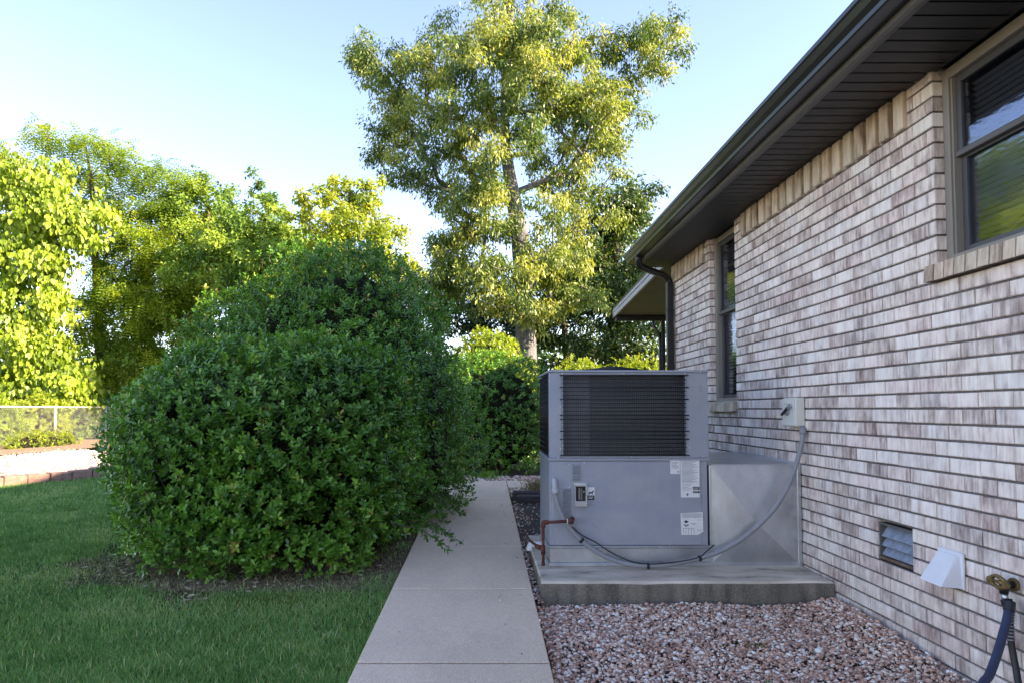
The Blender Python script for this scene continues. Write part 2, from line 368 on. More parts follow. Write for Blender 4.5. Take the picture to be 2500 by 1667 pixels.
def inst(name, me, parent, loc=(0, 0, 0), rot=(0, 0, 0), scale=(1, 1, 1)):
    o = bpy.data.objects.new(name, me); o.location = loc; o.rotation_euler = rot; o.scale = scale
    return link(o, parent)
def np_mesh(name, V, loops, starts, totals, m, rnd=None, smooth=False):
    me = bpy.data.meshes.new(name)
    me.vertices.add(len(V)); me.vertices.foreach_set('co', np.ascontiguousarray(V, np.float32).ravel())
    me.loops.add(len(loops)); me.loops.foreach_set('vertex_index', np.ascontiguousarray(loops, np.int32))
    me.polygons.add(len(starts)); me.polygons.foreach_set('loop_start', np.ascontiguousarray(starts, np.int32))
    me.polygons.foreach_set('loop_total', np.ascontiguousarray(totals, np.int32))
    if smooth: me.polygons.foreach_set('use_smooth', np.ones(len(starts), bool))
    if rnd is not None:
        at = me.attributes.new('rnd', 'FLOAT', 'POINT'); at.data.foreach_set('value', np.ascontiguousarray(rnd, np.float32))
    me.materials.append(MAT[m]); me.update(calc_edges=True); me.validate(); return me
def crom(pts, n=6):
    P = [Vector(p) for p in pts]; P = [2 * P[0] - P[1]] + P + [2 * P[-1] - P[-2]]; out = []
    for i in range(1, len(P) - 2):
        for k in range(n):
            t = k / n; a, b, c, d = P[i - 1], P[i], P[i + 1], P[i + 2]
            out.append(0.5 * ((2 * b) + (c - a) * t + (2 * a - 5 * b + 4 * c - d) * t * t + (3 * b - a - 3 * c + d) * t ** 3))
    out.append(P[-2]); return out
def unit(a): return a / np.maximum(np.linalg.norm(a, axis=-1, keepdims=True), 1e-9)
def fbm(P, s, seed=0.0):
    return np.array([mnoise.noise(Vector((p[0] * s + seed, p[1] * s - seed, p[2] * s + 2 * seed))) for p in P])

LEAF4 = (np.array([(0, 0, 0), (0.5, 0.5, 0.13), (1, 0, -0.05), (0.5, -0.5, 0.13)]), [(0, 1, 2), (0, 2, 3)])
LEAF6 = (np.array([(0, 0, 0), (0.42, 0.42, 0.10), (0.76, 0.40, 0.08), (1, 0, -0.06), (0.76, -0.40, 0.08), (0.42, -0.42, 0.10)]), [(0, 1, 2, 3), (0, 3, 4, 5)])
HEART = (np.array([(0, 0, 0), (0.05, 0.42, 0.10), (0.5, 0.45, 0.10), (1, 0, -0.10), (0.5, -0.45, 0.10), (0.05, -0.42, 0.10)]), [(0, 1, 2, 3), (0, 3, 4, 5)])
def leaves(name, P, D, N, L, W, rnd, m, shape=LEAF4):
    """one mesh of many leaves: base P, direction D, face normal N, length L, width W"""
    S, F = shape
    D = unit(D); N = unit(N - D * np.sum(N * D, 1, keepdims=True)); B = np.cross(D, N)
    L = np.broadcast_to(L, len(P)); W = np.broadcast_to(W, len(P))
    V = P[:, None] + D[:, None] * (S[None, :, 0:1] * L[:, None, None]) + B[:, None] * (S[None, :, 1:2] * W[:, None, None]) + N[:, None] * (S[None, :, 2:3] * W[:, None, None])
    k = len(S); n = len(P)
    per = np.array([i for f in F for i in f]); tot = np.array([len(f) for f in F])
    loops = (np.arange(n)[:, None] * k + per[None]).ravel()
    totals = np.tile(tot, n); starts = np.concatenate(([0], np.cumsum(totals)[:-1]))
    return np_mesh(name, V.reshape(-1, 3), loops, starts, totals, m, np.repeat(np.maximum(rnd, 0.001), k))
def gz(y): return 0.025 * (min(max(y, -6.0), 12.0) - 4.4)
def gzn(y): return 0.025 * (np.clip(y, -6.0, 12.0) - 4.4)
XW = 2.26          # plane of the brick wall
YE = 8.04          # far corner of the house

#@@SETTING
# ------------------------------------------------------------------ ground, walk, beds
def sheet(name, poly_xs, ys, dz, m, label=None, kind='structure', parent=None):
    """strip of ground following the slope; poly_xs(y) gives left and right x"""
    V = []; F = []
    for y in ys:
        a, b = poly_xs(y); V += [(a, y, gz(y) + dz), (b, y, gz(y) + dz)]
    F = [(2 * i, 2 * i + 1, 2 * i + 3, 2 * i + 2) for i in range(len(ys) - 1)]
    o = MB().add(V, F).build(name, m, parent)
    return tag(o, label, None, None, kind)
sheet('ground', lambda y: (-400, 400), [-60, -6, 12, 900], -0.065, 'ground', 'dark soil and turf ground under the lawn and woods')
sheet('lawn', lambda y: (-300, -0.61), [-60, -6, 12, 300], -0.016, 'ground', 'shaded lawn soil left of the sidewalk')

walk = empty('sidewalk', (0, 0, 0)); tag(walk, 'pinkish concrete sidewalk of broom finished slabs beside the lawn', None, None, 'structure')
def slab(x0, x1, y0, y1):
    b = MB(); c = 0.005; g = 0.004
    x0 += g; x1 -= g; y0 += g + 0.006; y1 -= g + 0.006
    t0, t1 = gz(y0) + 0.035, gz(y1) + 0.035
    def ring(d, dz): return [(x0 + d, y0 + d, t0 + dz), (x1 - d, y0 + d, t0 + dz), (x1 - d, y1 - d, t1 + dz), (x0 + d, y1 - d, t1 + dz)]
    V = ring(0, -0.12) + ring(0, -c) + ring(c, 0)
    F = [(8, 9, 10, 11)] + [(a * 4 + i, a * 4 + (i + 1) % 4, a * 4 + 4 + (i + 1) % 4, a * 4 + 4 + i) for a in (0, 1) for i in range(4)]
    return b.add(V, F).build('slab', 'walk', walk)
JY = [3.28 + 1.22 * i for i in range(-4, 5)]
for i in range(len(JY) - 1): slab(-0.62, 0.315, JY[i], JY[i + 1])
slab(-0.62, 0.315, JY[-1], 9.99); slab(0.315, 1.4, 9.28, 9.99); slab(1.4, 2.6, 9.28, 9.99); slab(2.6, 3.8, 9.28, 9.99)
sheet('joint_soil', lambda y: (-0.60, 0.30), [-1, 9.9], 0.027, 'dirt', 'dark soil filling the sidewalk joints')

sheet('gravel_base', lambda y: (0.30, XW + 0.05), [-1.5, 4.6], -0.052, 'gravel_soil', 'brown soil under the pink gravel bed by the brick wall')
sheet('mulch_bed', lambda y: (0.31, 2.3), [4.5, 8.2], -0.012, 'mulch', 'dark soil bed behind the air conditioner pad')
sheet('far_bed', lambda y: (-1.0, 4.0), [10.0, 13.5], 0.012, 'mulch', 'dark planting bed beyond the sidewalk')

def stones(name, X, Y, Zoff, size, m, flat=0.65, parent=None):
    """crushed stones: distorted icosahedra, one mesh"""
    g = (1 + 5 ** 0.5) / 2
    ico = unit(np.array([(-1, g, 0), (1, g, 0), (-1, -g, 0), (1, -g, 0), (0, -1, g), (0, 1, g), (0, -1, -g), (0, 1, -g), (g, 0, -1), (g, 0, 1), (-g, 0, -1), (-g, 0, 1)], float))
    F = np.array([(0, 11, 5), (0, 5, 1), (0, 1, 7), (0, 7, 10), (0, 10, 11), (1, 5, 9), (5, 11, 4), (11, 10, 2), (10, 7, 6), (7, 1, 8), (3, 9, 4), (3, 4, 2), (3, 2, 6), (3, 6, 8), (3, 8, 9), (4, 9, 5), (2, 4, 11), (6, 2, 10), (8, 6, 7), (9, 8, 1)])
    n = len(X)
    rad = 0.72 + 0.56 * rng.random((n, 12, 1))
    sc = np.stack([0.75 + 0.6 * rng.random(n), 0.75 + 0.6 * rng.random(n), flat * (0.7 + 0.6 * rng.random(n))], 1)
    V = ico[None] * rad * sc[:, None] * (size / 2)[:, None, None]
    # random tilt then spin
    t = rng.normal(0, 0.35, n); c, s_ = np.cos(t)[:, None], np.sin(t)[:, None]
    y, z = V[..., 1].copy(), V[..., 2].copy(); V[..., 1] = y * c - z * s_; V[..., 2] = y * s_ + z * c
    t = rng.random(n) * 6.283; c, s_ = np.cos(t)[:, None], np.sin(t)[:, None]
    x, y = V[..., 0].copy(), V[..., 1].copy(); V[..., 0] = x * c - y * s_; V[..., 1] = x * s_ + y * c
    V += np.stack([X, Y, gzn(Y) + Zoff], 1)[:, None]
    loops = (np.arange(n)[:, None, None] * 12 + F[None]).ravel()
    starts = np.arange(n * 20) * 3
    me = np_mesh(name, V.reshape(-1, 3), loops, starts, np.full(n * 20, 3), m, np.repeat(rng.random(n), 12))
    return link(bpy.data.objects.new(name, me), parent)
n = 31000
Yg = 1.9 + 2.44 * rng.random(n); Xg = 0.33 + (XW - 0.36) * rng.random(n)
sz = 0.008 + 0.021 * rng.random(n) ** 2.0
mound = 0.02 * np.clip(fbm(np.stack([Xg, Yg, 0 * Xg], 1), 2.0) + 0.3, 0, 1) + 0.05 * np.exp(-((XW - Xg) / 0.18) ** 2) * np.clip((Yg - 2.2) / 2, 0, 1)
tag(stones('gravel', Xg, Yg, -0.036 + mound + 0.012 * rng.random(n), sz, 'gravel'), 'pink, white and brown crushed gravel beside the wall', 'gravel', None, 'stuff')
n = 520
Yg = 4.3 + 4.0 * rng.random(n); Xg = 0.32 + 0.05 * rng.random(n) + (Yg > 6.05) * rng.random(n) ** 2 * 0.5
tag(stones('gravel_strip', Xg, Yg, -0.005 + 0.008 * rng.random(n), 0.010 + 0.016 * rng.random(n) ** 1.5, 'gravel'), 'narrow line of small stones between sidewalk and pad', 'gravel', None, 'stuff')
n = 2600
Yg = np.concatenate([10.02 + 0.5 * rng.random(2000), 8.45 + 0.8 * rng.random(600)]); Xg = np.concatenate([-0.7 + 2.6 * rng.random(2000), 0.35 + 0.9 * rng.random(600)])
tag(stones('gravel_band', Xg, Yg, 0.02 + 0.015 * rng.random(n), 0.02 + 0.03 * rng.random(n) ** 1.5, 'gravel'), 'pale gravel band beyond the end of the sidewalk', 'gravel', None, 'stuff')
# a few big pale stones anyone can pick out near the wall
for i, (x, y, s_, lb) in enumerate([(1.72, 3.52, 0.055, 'small white rock in the gravel nearest the pad corner'), (1.60, 3.02, 0.075, 'white rock on the gravel, larger of the central pair'), (1.52, 2.90, 0.06, 'white rock just in front of the larger central white rock'),
                                (1.86, 3.06, 0.055, 'white rock in the gravel closest to the brick wall'), (1.17, 2.72, 0.06, 'dark purple rock lying in the middle of the gravel')]):
    o = stones('garden_rock', np.array([0.0]), np.array([0.0]), np.array([-gz(0)]), np.array([s_]), 'pvc' if i < 4 else 'timber')
    o.location = (x, y, gz(y) + 0.0); tag(o, lb, 'rock')

# raised gravel bed with block edging at the left
EA, EB = Vector((-8.6, 7.6)), Vector((-5.0, 12.45))
ed = (EB - EA).normalized(); en = Vector((-ed.y, ed.x))
def bed_mesh():
    b = MB(); P = [EA, EB, EB + en * 14, EA + en * 14]
    return b.add([(p.x, p.y, gz(p.y) + 0.10) for p in P], [(0, 1, 2, 3)])
tag(bed_mesh().build('raised_gravel_bed', 'pale_bed'), 'sunlit pale gravel bed raised behind the block edging', None, None, 'structure')
tag(MB().add([(-30, -25, gz(-25) + 0.05), (-8.9, -25, gz(-25) + 0.05), (-8.9, -6, gz(-6) + 0.05), (-8.9, 7.4, gz(7.4) + 0.05), (-30, 7.4, gz(7.4) + 0.05), (-30, -6, gz(-6) + 0.05)], [(0, 1, 2, 5), (5, 2, 3, 4)]).build('bounce_sheet', 'pale_bed'), 'unseen pale sheet added to bounce sunlight onto the shaded wall', None, None, 'structure')  # added out of view to bounce warm sunlight onto the brick wall
edging = empty('block_edging', (EA.x, EA.y, gz(EA.y)), math.atan2(ed.y, ed.x))
tag(edging, 'row of reddish concrete edging blocks between lawn and pale gravel', 'edging')
bm_ = MB().bbox(-0.145, 0.145, -0.10, 0.10, -0.05, 0.120, 0.012).mesh('edging_block', 'block')
nb = int((EB - EA).length / 0.30)
for i in range(nb):
    p = EA + ed * (i * 0.30 + 0.15)
    inst('edging_block', bm_, edging, (i * 0.30 + 0.15, random.uniform(-0.012, 0.012), gz(p.y) - gz(EA.y) + random.uniform(-0.012, 0.015)), (random.uniform(-0.04, 0.04), random.uniform(-0.03, 0.03), random.uniform(-0.06, 0.06)))
n = 5200
u = rng.random(n) * 6.0; v = 0.12 + rng.random(n) * 5.5
Xs = EA.x + ed.x * u + en.x * v; Ys = EA.y + ed.y * u + en.y * v
tag(stones('pale_gravel', Xs, Ys, 0.115 + 0.01 * rng.random(n), 0.025 + 0.03 * rng.random(n) ** 1.5, 'gravel_pale'), 'pale sunlit gravel stones behind the edging blocks', 'gravel', None, 'stuff')
sheet('mulch_strip', lambda y: (-13.5, -9.6 if y < 16 else -9.2), [10, 13, 16, 24], 0.135, 'mulch_red', 'strip of reddish mulch along the chain link fence')

# landscape timbers behind the pad
for (x0, x1, y, z, lb) in [(0.27, 1.9, 8.25, 0.02, 'dark landscape timber, lower and nearer of the two'), (0.40, 2.0, 8.42, 0.05, 'dark landscape timber, upper and farther of the two')]:
    o = MB().bbox(x0, x1, y - 0.07, y + 0.07, z, z + 0.13, 0.018).build('landscape_timber', 'timber'); tag(o, lb, 'timber', 'landscape timbers behind the pad')
    o.rotation_euler = (0, 0, R(-0.8 if z < 0.04 else 0.4)); o.location.z = 0.03

#@@HOUSE
# ------------------------------------------------------------------ house
house = empty('brick_house', (XW, YE, 0.0)); HX, HY = XW, YE
tag(house, 'whitewashed brick house with dark gutter and two windows', 'house')
def hb(): return MB()
def hbuild(b, name, m, parent=None):
    """world coordinates -> house coordinates"""
    b.v = [(x - HX, y - HY, z) for x, y, z in b.v]
    return b.build(name, m, parent or house)
CH = 0.0787; BL = 0.2035; JH = 0.0110; JV = 0.007
SOF = CAM_Z + 1.706
W1 = (2.36, 3.333, 1.92, SOF + 0.02)      # near window opening: y0 y1 z0 z1
W2 = (6.035, 6.715, 1.27, SOF + 0.02)     # far window opening
VT = (3.585, 3.905, 0.372, 0.575)         # foundation vent
OPEN = [W1, W2, VT]
Y0H = -13.5
# mortar backing split round the openings
def backing():
    b = hb(); e = 0.014
    ys = sorted({Y0H, YE} | {o[0] - e for o in OPEN} | {o[1] + e for o in OPEN})
    for a, c in zip(ys[:-1], ys[1:]):
        cuts = [(o[2] - e, o[3] + 0.5 if o is not VT else o[3] + e) for o in OPEN if o[0] - e <= a + 1e-6 and o[1] + e >= c - 1e-6]
        z = -0.3
        for lo, hi in sorted(cuts):
            b.box(XW + 0.013, XW + 0.25, a, c, z, lo); z = hi
        if z < SOF + 0.05: b.box(XW + 0.013, XW + 0.25, a, c, z, SOF + 0.05)
    return b
wall = hbuild(backing(), 'wall', 'mortar')
def brick_geo(L, H, D=0.09, c=0.004):
    """brick with chamfered face; centre of face at origin, face towards -x, length along y"""
    l, h = L / 2, H / 2
    V = [(D, -l, -h), (D, l, -h), (D, l, h), (D, -l, h), (c, -l, -h), (c, l, -h), (c, l, h), (c, -l, h), (0, -l + c, -h + c), (0, l - c, -h + c), (0, l - c, h - c), (0, -l + c, h - c)]
    F = [(8, 11, 10, 9)]
    for a in (0, 4):
        for i in range(4):
            j = (i + 1) % 4; F.append((a + i, a + 4 + i, a + 4 + j, a + j))
    return V, F
bricks = []
FR0 = SOF - 0.205                               # bottom of the soldier frieze
FRI = [(W1[1] + 0.205, W2[0] - 0.17), (W2[1] + 0.16, YE - 0.01), (Y0H, W1[0] - 0.2)]
k0 = int((-0.25 - CAM_Z) / CH)
for k in range(k0, 23):
    za, zb = CAM_Z + k * CH + JH, CAM_Z + (k + 1) * CH
    if za > SOF: break
    zc = (za + zb) / 2
    off = (BL / 2 if k % 2 else 0) + 0.035
    i0 = int((Y0H - off) / BL) - 1
    for i in range(i0, int((YE - off) / BL) + 2):
        segs = [(max(off + i * BL, Y0H), min(off + (i + 1) * BL - JV, YE))]
        cut = [(o[0] - (0.0), o[1]) for o in OPEN if o[2] - CH * 0.35 < zc < o[3]]
        if zb > FR0 + 0.02: cut += FRI
        for lo, hi in cut:
            ns = []
            for a, c in segs:
                if c <= lo or a >= hi: ns.append((a, c)); continue
                if a < lo: ns.append((a, min(c, lo - 0.001)))
                if c > hi: ns.append((max(a, hi + 0.001), c))
            segs = ns
        for a, c in segs:
            if c - a > 0.025: bricks.append((a, c, za, min(zb, SOF + 0.03)))
def weight(b):
    y = (b[0] + b[1]) / 2; z = (b[2] + b[3]) / 2
    u = 1184 + 1640 * XW / max(y, 0.1); v = 999 - 1640 * (z - CAM_Z) / max(y, 0.1)
    if y < 2.80 or u > 2490 or v < 0 or v > 1660: return 0
    return (b[1] - b[0]) / y ** 3
bricks.sort(key=weight, reverse=True)
full = MB().add(*brick_geo(BL - JV, CH - JH)).mesh('brick', 'brick')
rest = MB(); rest_r = []
for i, (a, c, za, zb) in enumerate(bricks):
    dx = random.uniform(-0.002, 0.0025)
    yc, zc = (a + c) / 2, (za + zb) / 2
    if i < 300:
        o = inst('brick', full, wall, (dx, yc - HY, zc + random.uniform(-0.001, 0.001)), (random.uniform(-.004, .004), random.uniform(-.006, .006), random.uniform(-.006, .006)),
                 (1, (c - a) / (BL - JV), (zb - za) / (CH - JH)))
    else:
        V, F = brick_geo(c - a, zb - za)
        tz = random.uniform(-.006, .006)
        rest.add([(x + dx + y * tz, y + yc - HY, z + zc) for x, y, z in V], F); rest_r += [random.random()] * 12
rest_o = rest.build('brick_courses', 'brick', wall); tag(rest_o, kind='stuff')
at = rest_o.data.attributes.new('rnd', 'FLOAT', 'POINT'); at.data.foreach_set('value', rest_r)
# soldier frieze: proud bricks with recessed ones between
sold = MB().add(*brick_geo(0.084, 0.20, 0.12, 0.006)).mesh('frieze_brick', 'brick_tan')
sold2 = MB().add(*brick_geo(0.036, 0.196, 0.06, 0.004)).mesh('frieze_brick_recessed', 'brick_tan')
frz = empty('brick_frieze', (0, 0, 0), 0, house)
fr_rest = MB(); fr_r = []
for lo, hi in FRI:
    nn = int((hi - lo) / 0.126)
    p = (hi - lo) / nn
    for i in range(nn):
        y = lo + (i + 0.5) * p
        if y > 2.7:
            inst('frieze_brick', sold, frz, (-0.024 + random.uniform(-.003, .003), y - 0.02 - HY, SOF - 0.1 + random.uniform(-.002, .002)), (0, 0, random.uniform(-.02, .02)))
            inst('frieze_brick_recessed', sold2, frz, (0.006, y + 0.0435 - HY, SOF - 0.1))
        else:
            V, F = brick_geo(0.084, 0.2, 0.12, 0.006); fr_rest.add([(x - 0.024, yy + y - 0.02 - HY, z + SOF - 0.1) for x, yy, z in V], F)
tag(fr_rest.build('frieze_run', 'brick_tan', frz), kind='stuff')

# windows
def window(op, sill_ext, meet, name_label):
    y0, y1, z0, z1 = op; w = empty('window', (0, (y0 + y1) / 2 - HY, z0), 0, house); tag(w, name_label)
    cy = (y0 + y1) / 2
    def wb(b, name, m):
        b.v = [(x - HX, y - cy, z - z0) for x, y, z in b.v]; return b.build(name, m, w)
    fx = XW + 0.052; ft = 0.045; top = SOF - 0.004
    b = hb()
    b.bbox(fx, fx + 0.09, y0, y0 + ft, z0, top, 0.003); b.bbox(fx, fx + 0.09, y1 - ft, y1, z0, top, 0.003)
    b.bbox(fx + 0.001, fx + 0.09, y0 + ft, y1 - ft, top - 0.055, top, 0.003); b.bbox(fx + 0.001, fx + 0.09, y0 + ft, y1 - ft, z0, z0 + 0.062, 0.003)
    # inner stop moulding
    b.box(fx + 0.012, fx + 0.05, y0 + ft - 0.002, y0 + ft + 0.012, z0 + 0.06, top - 0.05); b.box(fx + 0.012, fx + 0.05, y1 - ft - 0.012, y1 - ft + 0.002, z0 + 0.06, top - 0.05)
    wb(b, 'frame', 'frame')
    a, c = y0 + ft + 0.012, y1 - ft - 0.012
    zl, zh = z0 + 0.062, top - 0.055
    for nm, lo, hi, x in (('upper_sash', meet - 0.01, zh, fx + 0.030), ('lower_sash', zl, meet + 0.012, fx + 0.048)):
        b = hb(); s_ = 0.034
        b.box(x, x + 0.022, a, a + s_, lo, hi); b.box(x, x + 0.022, c - s_, c, lo, hi)
        b.box(x + 0.001, x + 0.022, a + s_, c - s_, lo, lo + s_); b.box(x + 0.001, x + 0.022, a + s_, c - s_, hi - s_, hi)
        wb(b, nm, 'sash')
        g = hb(); g.add([(x + 0.010, a + s_ - 0.004, lo + s_ - 0.004), (x + 0.010, a + s_ - 0.004, hi - s_ + 0.004), (x + 0.010, c - s_ + 0.004, hi - s_ + 0.004), (x + 0.010, c - s_ + 0.004, lo + s_ - 0.004)], [(0, 1, 2, 3)])
        g.add([(v[0] + 0.004, v[1], v[2]) for v in g.v], [(3, 2, 1, 0)])
        wb(g, 'pane', 'glass')
    mb = hb().bbox(fx + 0.018, fx + 0.052, a, c, meet - 0.012, meet + 0.014, 0.003); wb(mb, 'meeting_rail', 'fascia')
    sl = MB().add([(0.012, a + 0.02 - cy, -0.004), (-0.012, a + 0.02 - cy, 0.006), (-0.012, c - 0.02 - cy, 0.006), (0.012, c - 0.02 - cy, -0.004)], [(0, 1, 2, 3)]).mesh('blind_slat', 'blind')
    z = zl + 0.03
    while z < zh - 0.02:
        inst('blind_slat', sl, w, (fx + 0.105 - HX, 0, z - z0)); z += 0.030
    # rowlock sill bricks
    ps = 0.0735; nb_ = int((y1 - y0 + 2 * sill_ext) / ps)
    sb = MB()
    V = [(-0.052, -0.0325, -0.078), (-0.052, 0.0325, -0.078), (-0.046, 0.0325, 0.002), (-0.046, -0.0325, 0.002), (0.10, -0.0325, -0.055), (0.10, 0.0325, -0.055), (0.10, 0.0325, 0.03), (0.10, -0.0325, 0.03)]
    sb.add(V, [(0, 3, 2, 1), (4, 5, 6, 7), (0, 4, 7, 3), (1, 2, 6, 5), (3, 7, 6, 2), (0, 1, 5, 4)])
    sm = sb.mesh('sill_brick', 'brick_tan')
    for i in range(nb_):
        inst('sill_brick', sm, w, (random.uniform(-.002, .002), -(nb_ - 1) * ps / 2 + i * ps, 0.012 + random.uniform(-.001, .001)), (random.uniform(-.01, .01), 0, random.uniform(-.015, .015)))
    b = hb().box(XW - 0.035, XW + 0.09, y0 - sill_ext + 0.01, y1 + sill_ext - 0.01, z0 - 0.062, z0 + 0.002); wb(b, 'sill_mortar', 'mortar')
    # room behind
    b = hb(); X2 = XW + 1.6
    for q in ([(XW + .24, y0 - .3), (X2, y0 - .3), (X2, y1 + .3), (XW + .24, y1 + .3)],):
        V = [(x, y, z) for z in (z0 - 0.4, SOF + 0.1) for x, y in q]
        b.add(V, [(0, 1, 2, 3), (7, 6, 5, 4), (0, 4, 5, 1), (1, 5, 6, 2), (2, 6, 7, 3)])
    wb(b, 'room', 'interior')
    return w
window(W1, 0.055, 2.475, 'short window near the camera with cream rowlock sill')
window(W2, 0.03, 2.165, 'tall window at the far end of the brick wall')

# foundation vent
vent = empty('foundation_vent', (0, (VT[0] + VT[1]) / 2 - HY, VT[2]), 0, house); tag(vent, 'blue grey louvred vent low in the brick wall')
vw = (VT[1] - VT[0]) / 2; vh = VT[3] - VT[2]
b = MB(); t_ = 0.012
b.box(0.012, 0.10, -vw, -vw + t_, 0, vh); b.box(0.012, 0.10, vw - t_, vw, 0, vh); b.box(0.013, 0.10, -vw + t_, vw - t_, vh - t_, vh); b.build('vent_frame', 'fascia', vent)
MB().box(0.004, 0.10, -vw + t_, vw - t_, 0.0, 0.016).build('vent_sill', 'ventrust', vent)
MB().add([(0.095, -vw, 0), (0.095, -vw, vh), (0.095, vw, vh), (0.095, vw, 0)], [(0, 1, 2, 3)]).build('vent_back', 'interior', vent)
sl = MB().prism([(0.016, 0.0), (0.020, -0.003), (0.062, 0.058), (0.058, 0.060)], 'y', -vw + t_ + .001, vw - t_ - .001).mesh('vent_slat', 'vent')
for i in range(3): inst('vent_slat', sl, vent, (0, 0, 0.022 + i * 0.052))

# soffit planks, fascia, gutter
XF = 1.83
sof = empty('soffit', (0, 0, SOF), 0, house)
pl = MB().add(*(lambda w, l: ([(-l, -w, 0.004), (-l, w, 0.004), (0, w, 0.004), (0, -w, 0.004), (-l, -w, 0.0), (-l, w - 0.012, 0.0), (0, w - 0.012, 0.0), (0, -w, 0.0), (-l, w - 0.009, 0.013), (0, w - 0.009, 0.013), (-l, w, 0.013), (0, w, 0.013)],
              [(4, 7, 6, 5), (5, 6, 9, 8), (8, 9, 11, 10)]))(0.05, XW - XF + 0.03)).mesh('soffit_panel', 'soffit')
y = 1.6; n_s = 0
while y < YE - 0.03:
    inst('soffit_panel', pl, sof, (0.03, y - HY, 0)); y += 0.1; n_s += 1
tag(hbuild(hb().box(XF, XW + 0.05, Y0H, 1.55, SOF, SOF + 0.015), 'soffit_run', 'soffit', None), kind='stuff')
hbuild(hb().box(XF - 0.01, XW + 0.3, Y0H, YE + 0.001, SOF + 0.013, SOF + 0.03), 'soffit_backing', 'dark')
# moulded frieze edge of the fascia and gutter (K style)
hbuild(hb().prism([(XF - 0.025, SOF + 0.16), (XF - 0.025, SOF - 0.002), (XF - 0.012, SOF - 0.012), (XF + 0.014, SOF - 0.012), (XF + 0.022, SOF - 0.003), (XF + 0.022, SOF + 0.16)], 'y', Y0H, YE - 0.06), 'fascia', 'fascia')
gx = XF - 0.027
prof = [(gx, SOF + 0.028), (gx - 0.085, SOF + 0.028), (gx - 0.092, SOF + 0.034), (gx - 0.095, SOF + 0.055), (gx - 0.112, SOF + 0.080), (gx - 0.125, SOF + 0.112), (gx - 0.132, SOF + 0.122), (gx - 0.132, SOF + 0.145), (gx - 0.120, SOF + 0.147), (gx - 0.118, SOF + 0.125), (gx, SOF + 0.06)]
hbuild(hb().prism(prof, 'y', Y0H, YE - 0.02), 'gutter', 'gutter')
hbuild(hb().prism([(x - 0.002 if x < gx - .01 else x, z - (0.003 if z < SOF + .03 else -.003)) for x, z in prof[:8]] + [(gx, SOF + 0.150)], 'y', YE - 0.021, YE - 0.012), 'gutter_end_cap', 'gutter')
# roof, gable walls, rear wall
RX, RZ = 7.0, 7.85
EV = (XF - 0.05, SOF + 0.16)
sl_r = (RZ - EV[1]) / (RX - EV[0])
roof = hb()
roof.prism([EV, (EV[0], EV[1] + 0.03), (RX, RZ + 0.03), (2 * RX - EV[0], EV[1] + 0.03), (2 * RX - EV[0], EV[1]), (RX, RZ)], 'y', Y0H - 0.1, YE + 0.002)
hbuild(roof, 'roof', 'roof')
g = hb(); xr = 2 * RX - XW
for yy, th in ((YE - 0.1, 0.1), (Y0H, 0.1)):
    g.prism([(XW + 0.012, -0.3), (xr, -0.3), (xr, SOF), (RX, SOF + sl_r * (RX - XW) - 0.1), (XW + 0.012, SOF)], 'y', yy, yy + th - 0.002)
hbuild(g, 'gable_wall', 'brick')
hbuild(hb().box(xr - 0.2, xr, Y0H + 0.1, YE - 0.102, -0.3, SOF + 0.1), 'rear_wall', 'brick')
# downspout: outlet, offset and drop
ds = crom([(1.755, 7.60, SOF + 0.035), (1.76, 7.62, SOF - 0.03), (1.80, 7.66, SOF - 0.075), (1.95, 7.78, SOF - 0.098), (2.10, 7.90, SOF - 0.118), (2.185, 7.955, SOF - 0.155), (2.205, 7.965, SOF - 0.22)], 5)
dsp = hbuild(hb().tube(ds, 0.039, 10), 'downspout', 'gutter')
hbuild(hb().bbox(2.163, 2.243, 7.925, 8.005, 0.05, SOF - 0.19, 0.010), 'downspout_drop', 'gutter', dsp).location = (0, 0, 0)
hbuild(hb().bbox(2.159, 2.247, 7.921, 8.009, SOF - 0.545, SOF - 0.52, 0.008), 'downspout_collar', 'gutter', dsp)
# patio roof on the far end
pr = empty('patio_roof', (0, 0, 0), 0, house)
def pz(y): return SOF + 0.19 - 0.058 * (y - 8.1)
b = hb(); PX = 2.2; PY1 = 11.45
def slope_box(b, x0, x1, y0, y1, lo, hi):
    V = [(x, y, pz(y) + d) for d in (lo, hi) for x, y in ((x0, y0), (x1, y0), (x1, y1), (x0, y1))]
    return b.add(V, [(0, 3, 2, 1), (4, 5, 6, 7), (0, 1, 5, 4), (1, 2, 6, 5), (2, 3, 7, 6), (3, 0, 4, 7)])
hbuild(slope_box(hb(), PX, PX + 0.03, 8.10, PY1, -0.13, 0.0), 'patio_fascia', 'patio_white', pr)
hbuild(slope_box(hb(), PX - 0.012, PX - 0.001, 8.10, PY1, -0.055, -0.035), 'fascia_trim', 'patio_white', pr)
hbuild(slope_box(hb(), PX - 0.006, PX + 5, 8.10, PY1 + 0.03, 0.002, 0.03), 'patio_deck', 'gutter', pr)
hbuild(slope_box(hb(), PX + 0.031, PX + 5, 8.06, PY1, -0.115, -0.10), 'patio_ceiling', 'patio_ceiling', pr)
ze = pz(PY1)
hbuild(hb().box(PX + 0.03, PX + 5, PY1 - 0.10, PY1 - 0.002, ze - 0.20, ze - 0.118), 'patio_beam', 'dark', pr)
hbuild(hb().box(PX + 0.05, PX + 5, PY1 - 0.115, PY1 - 0.101, ze - 0.135, ze - 0.120), 'beam_trim', 'gutter', pr)
hbuild(hb().box(PX, PX + 5, PY1, PY1 + 0.10, ze - 0.14, ze - 0.01), 'patio_gutter', 'dark', pr)
hbuild(hb().bbox(3.00, 3.065, PY1 - 0.09, PY1 - 0.025, gz(11), ze - 0.2, 0.006), 'patio_post', 'dark', pr)
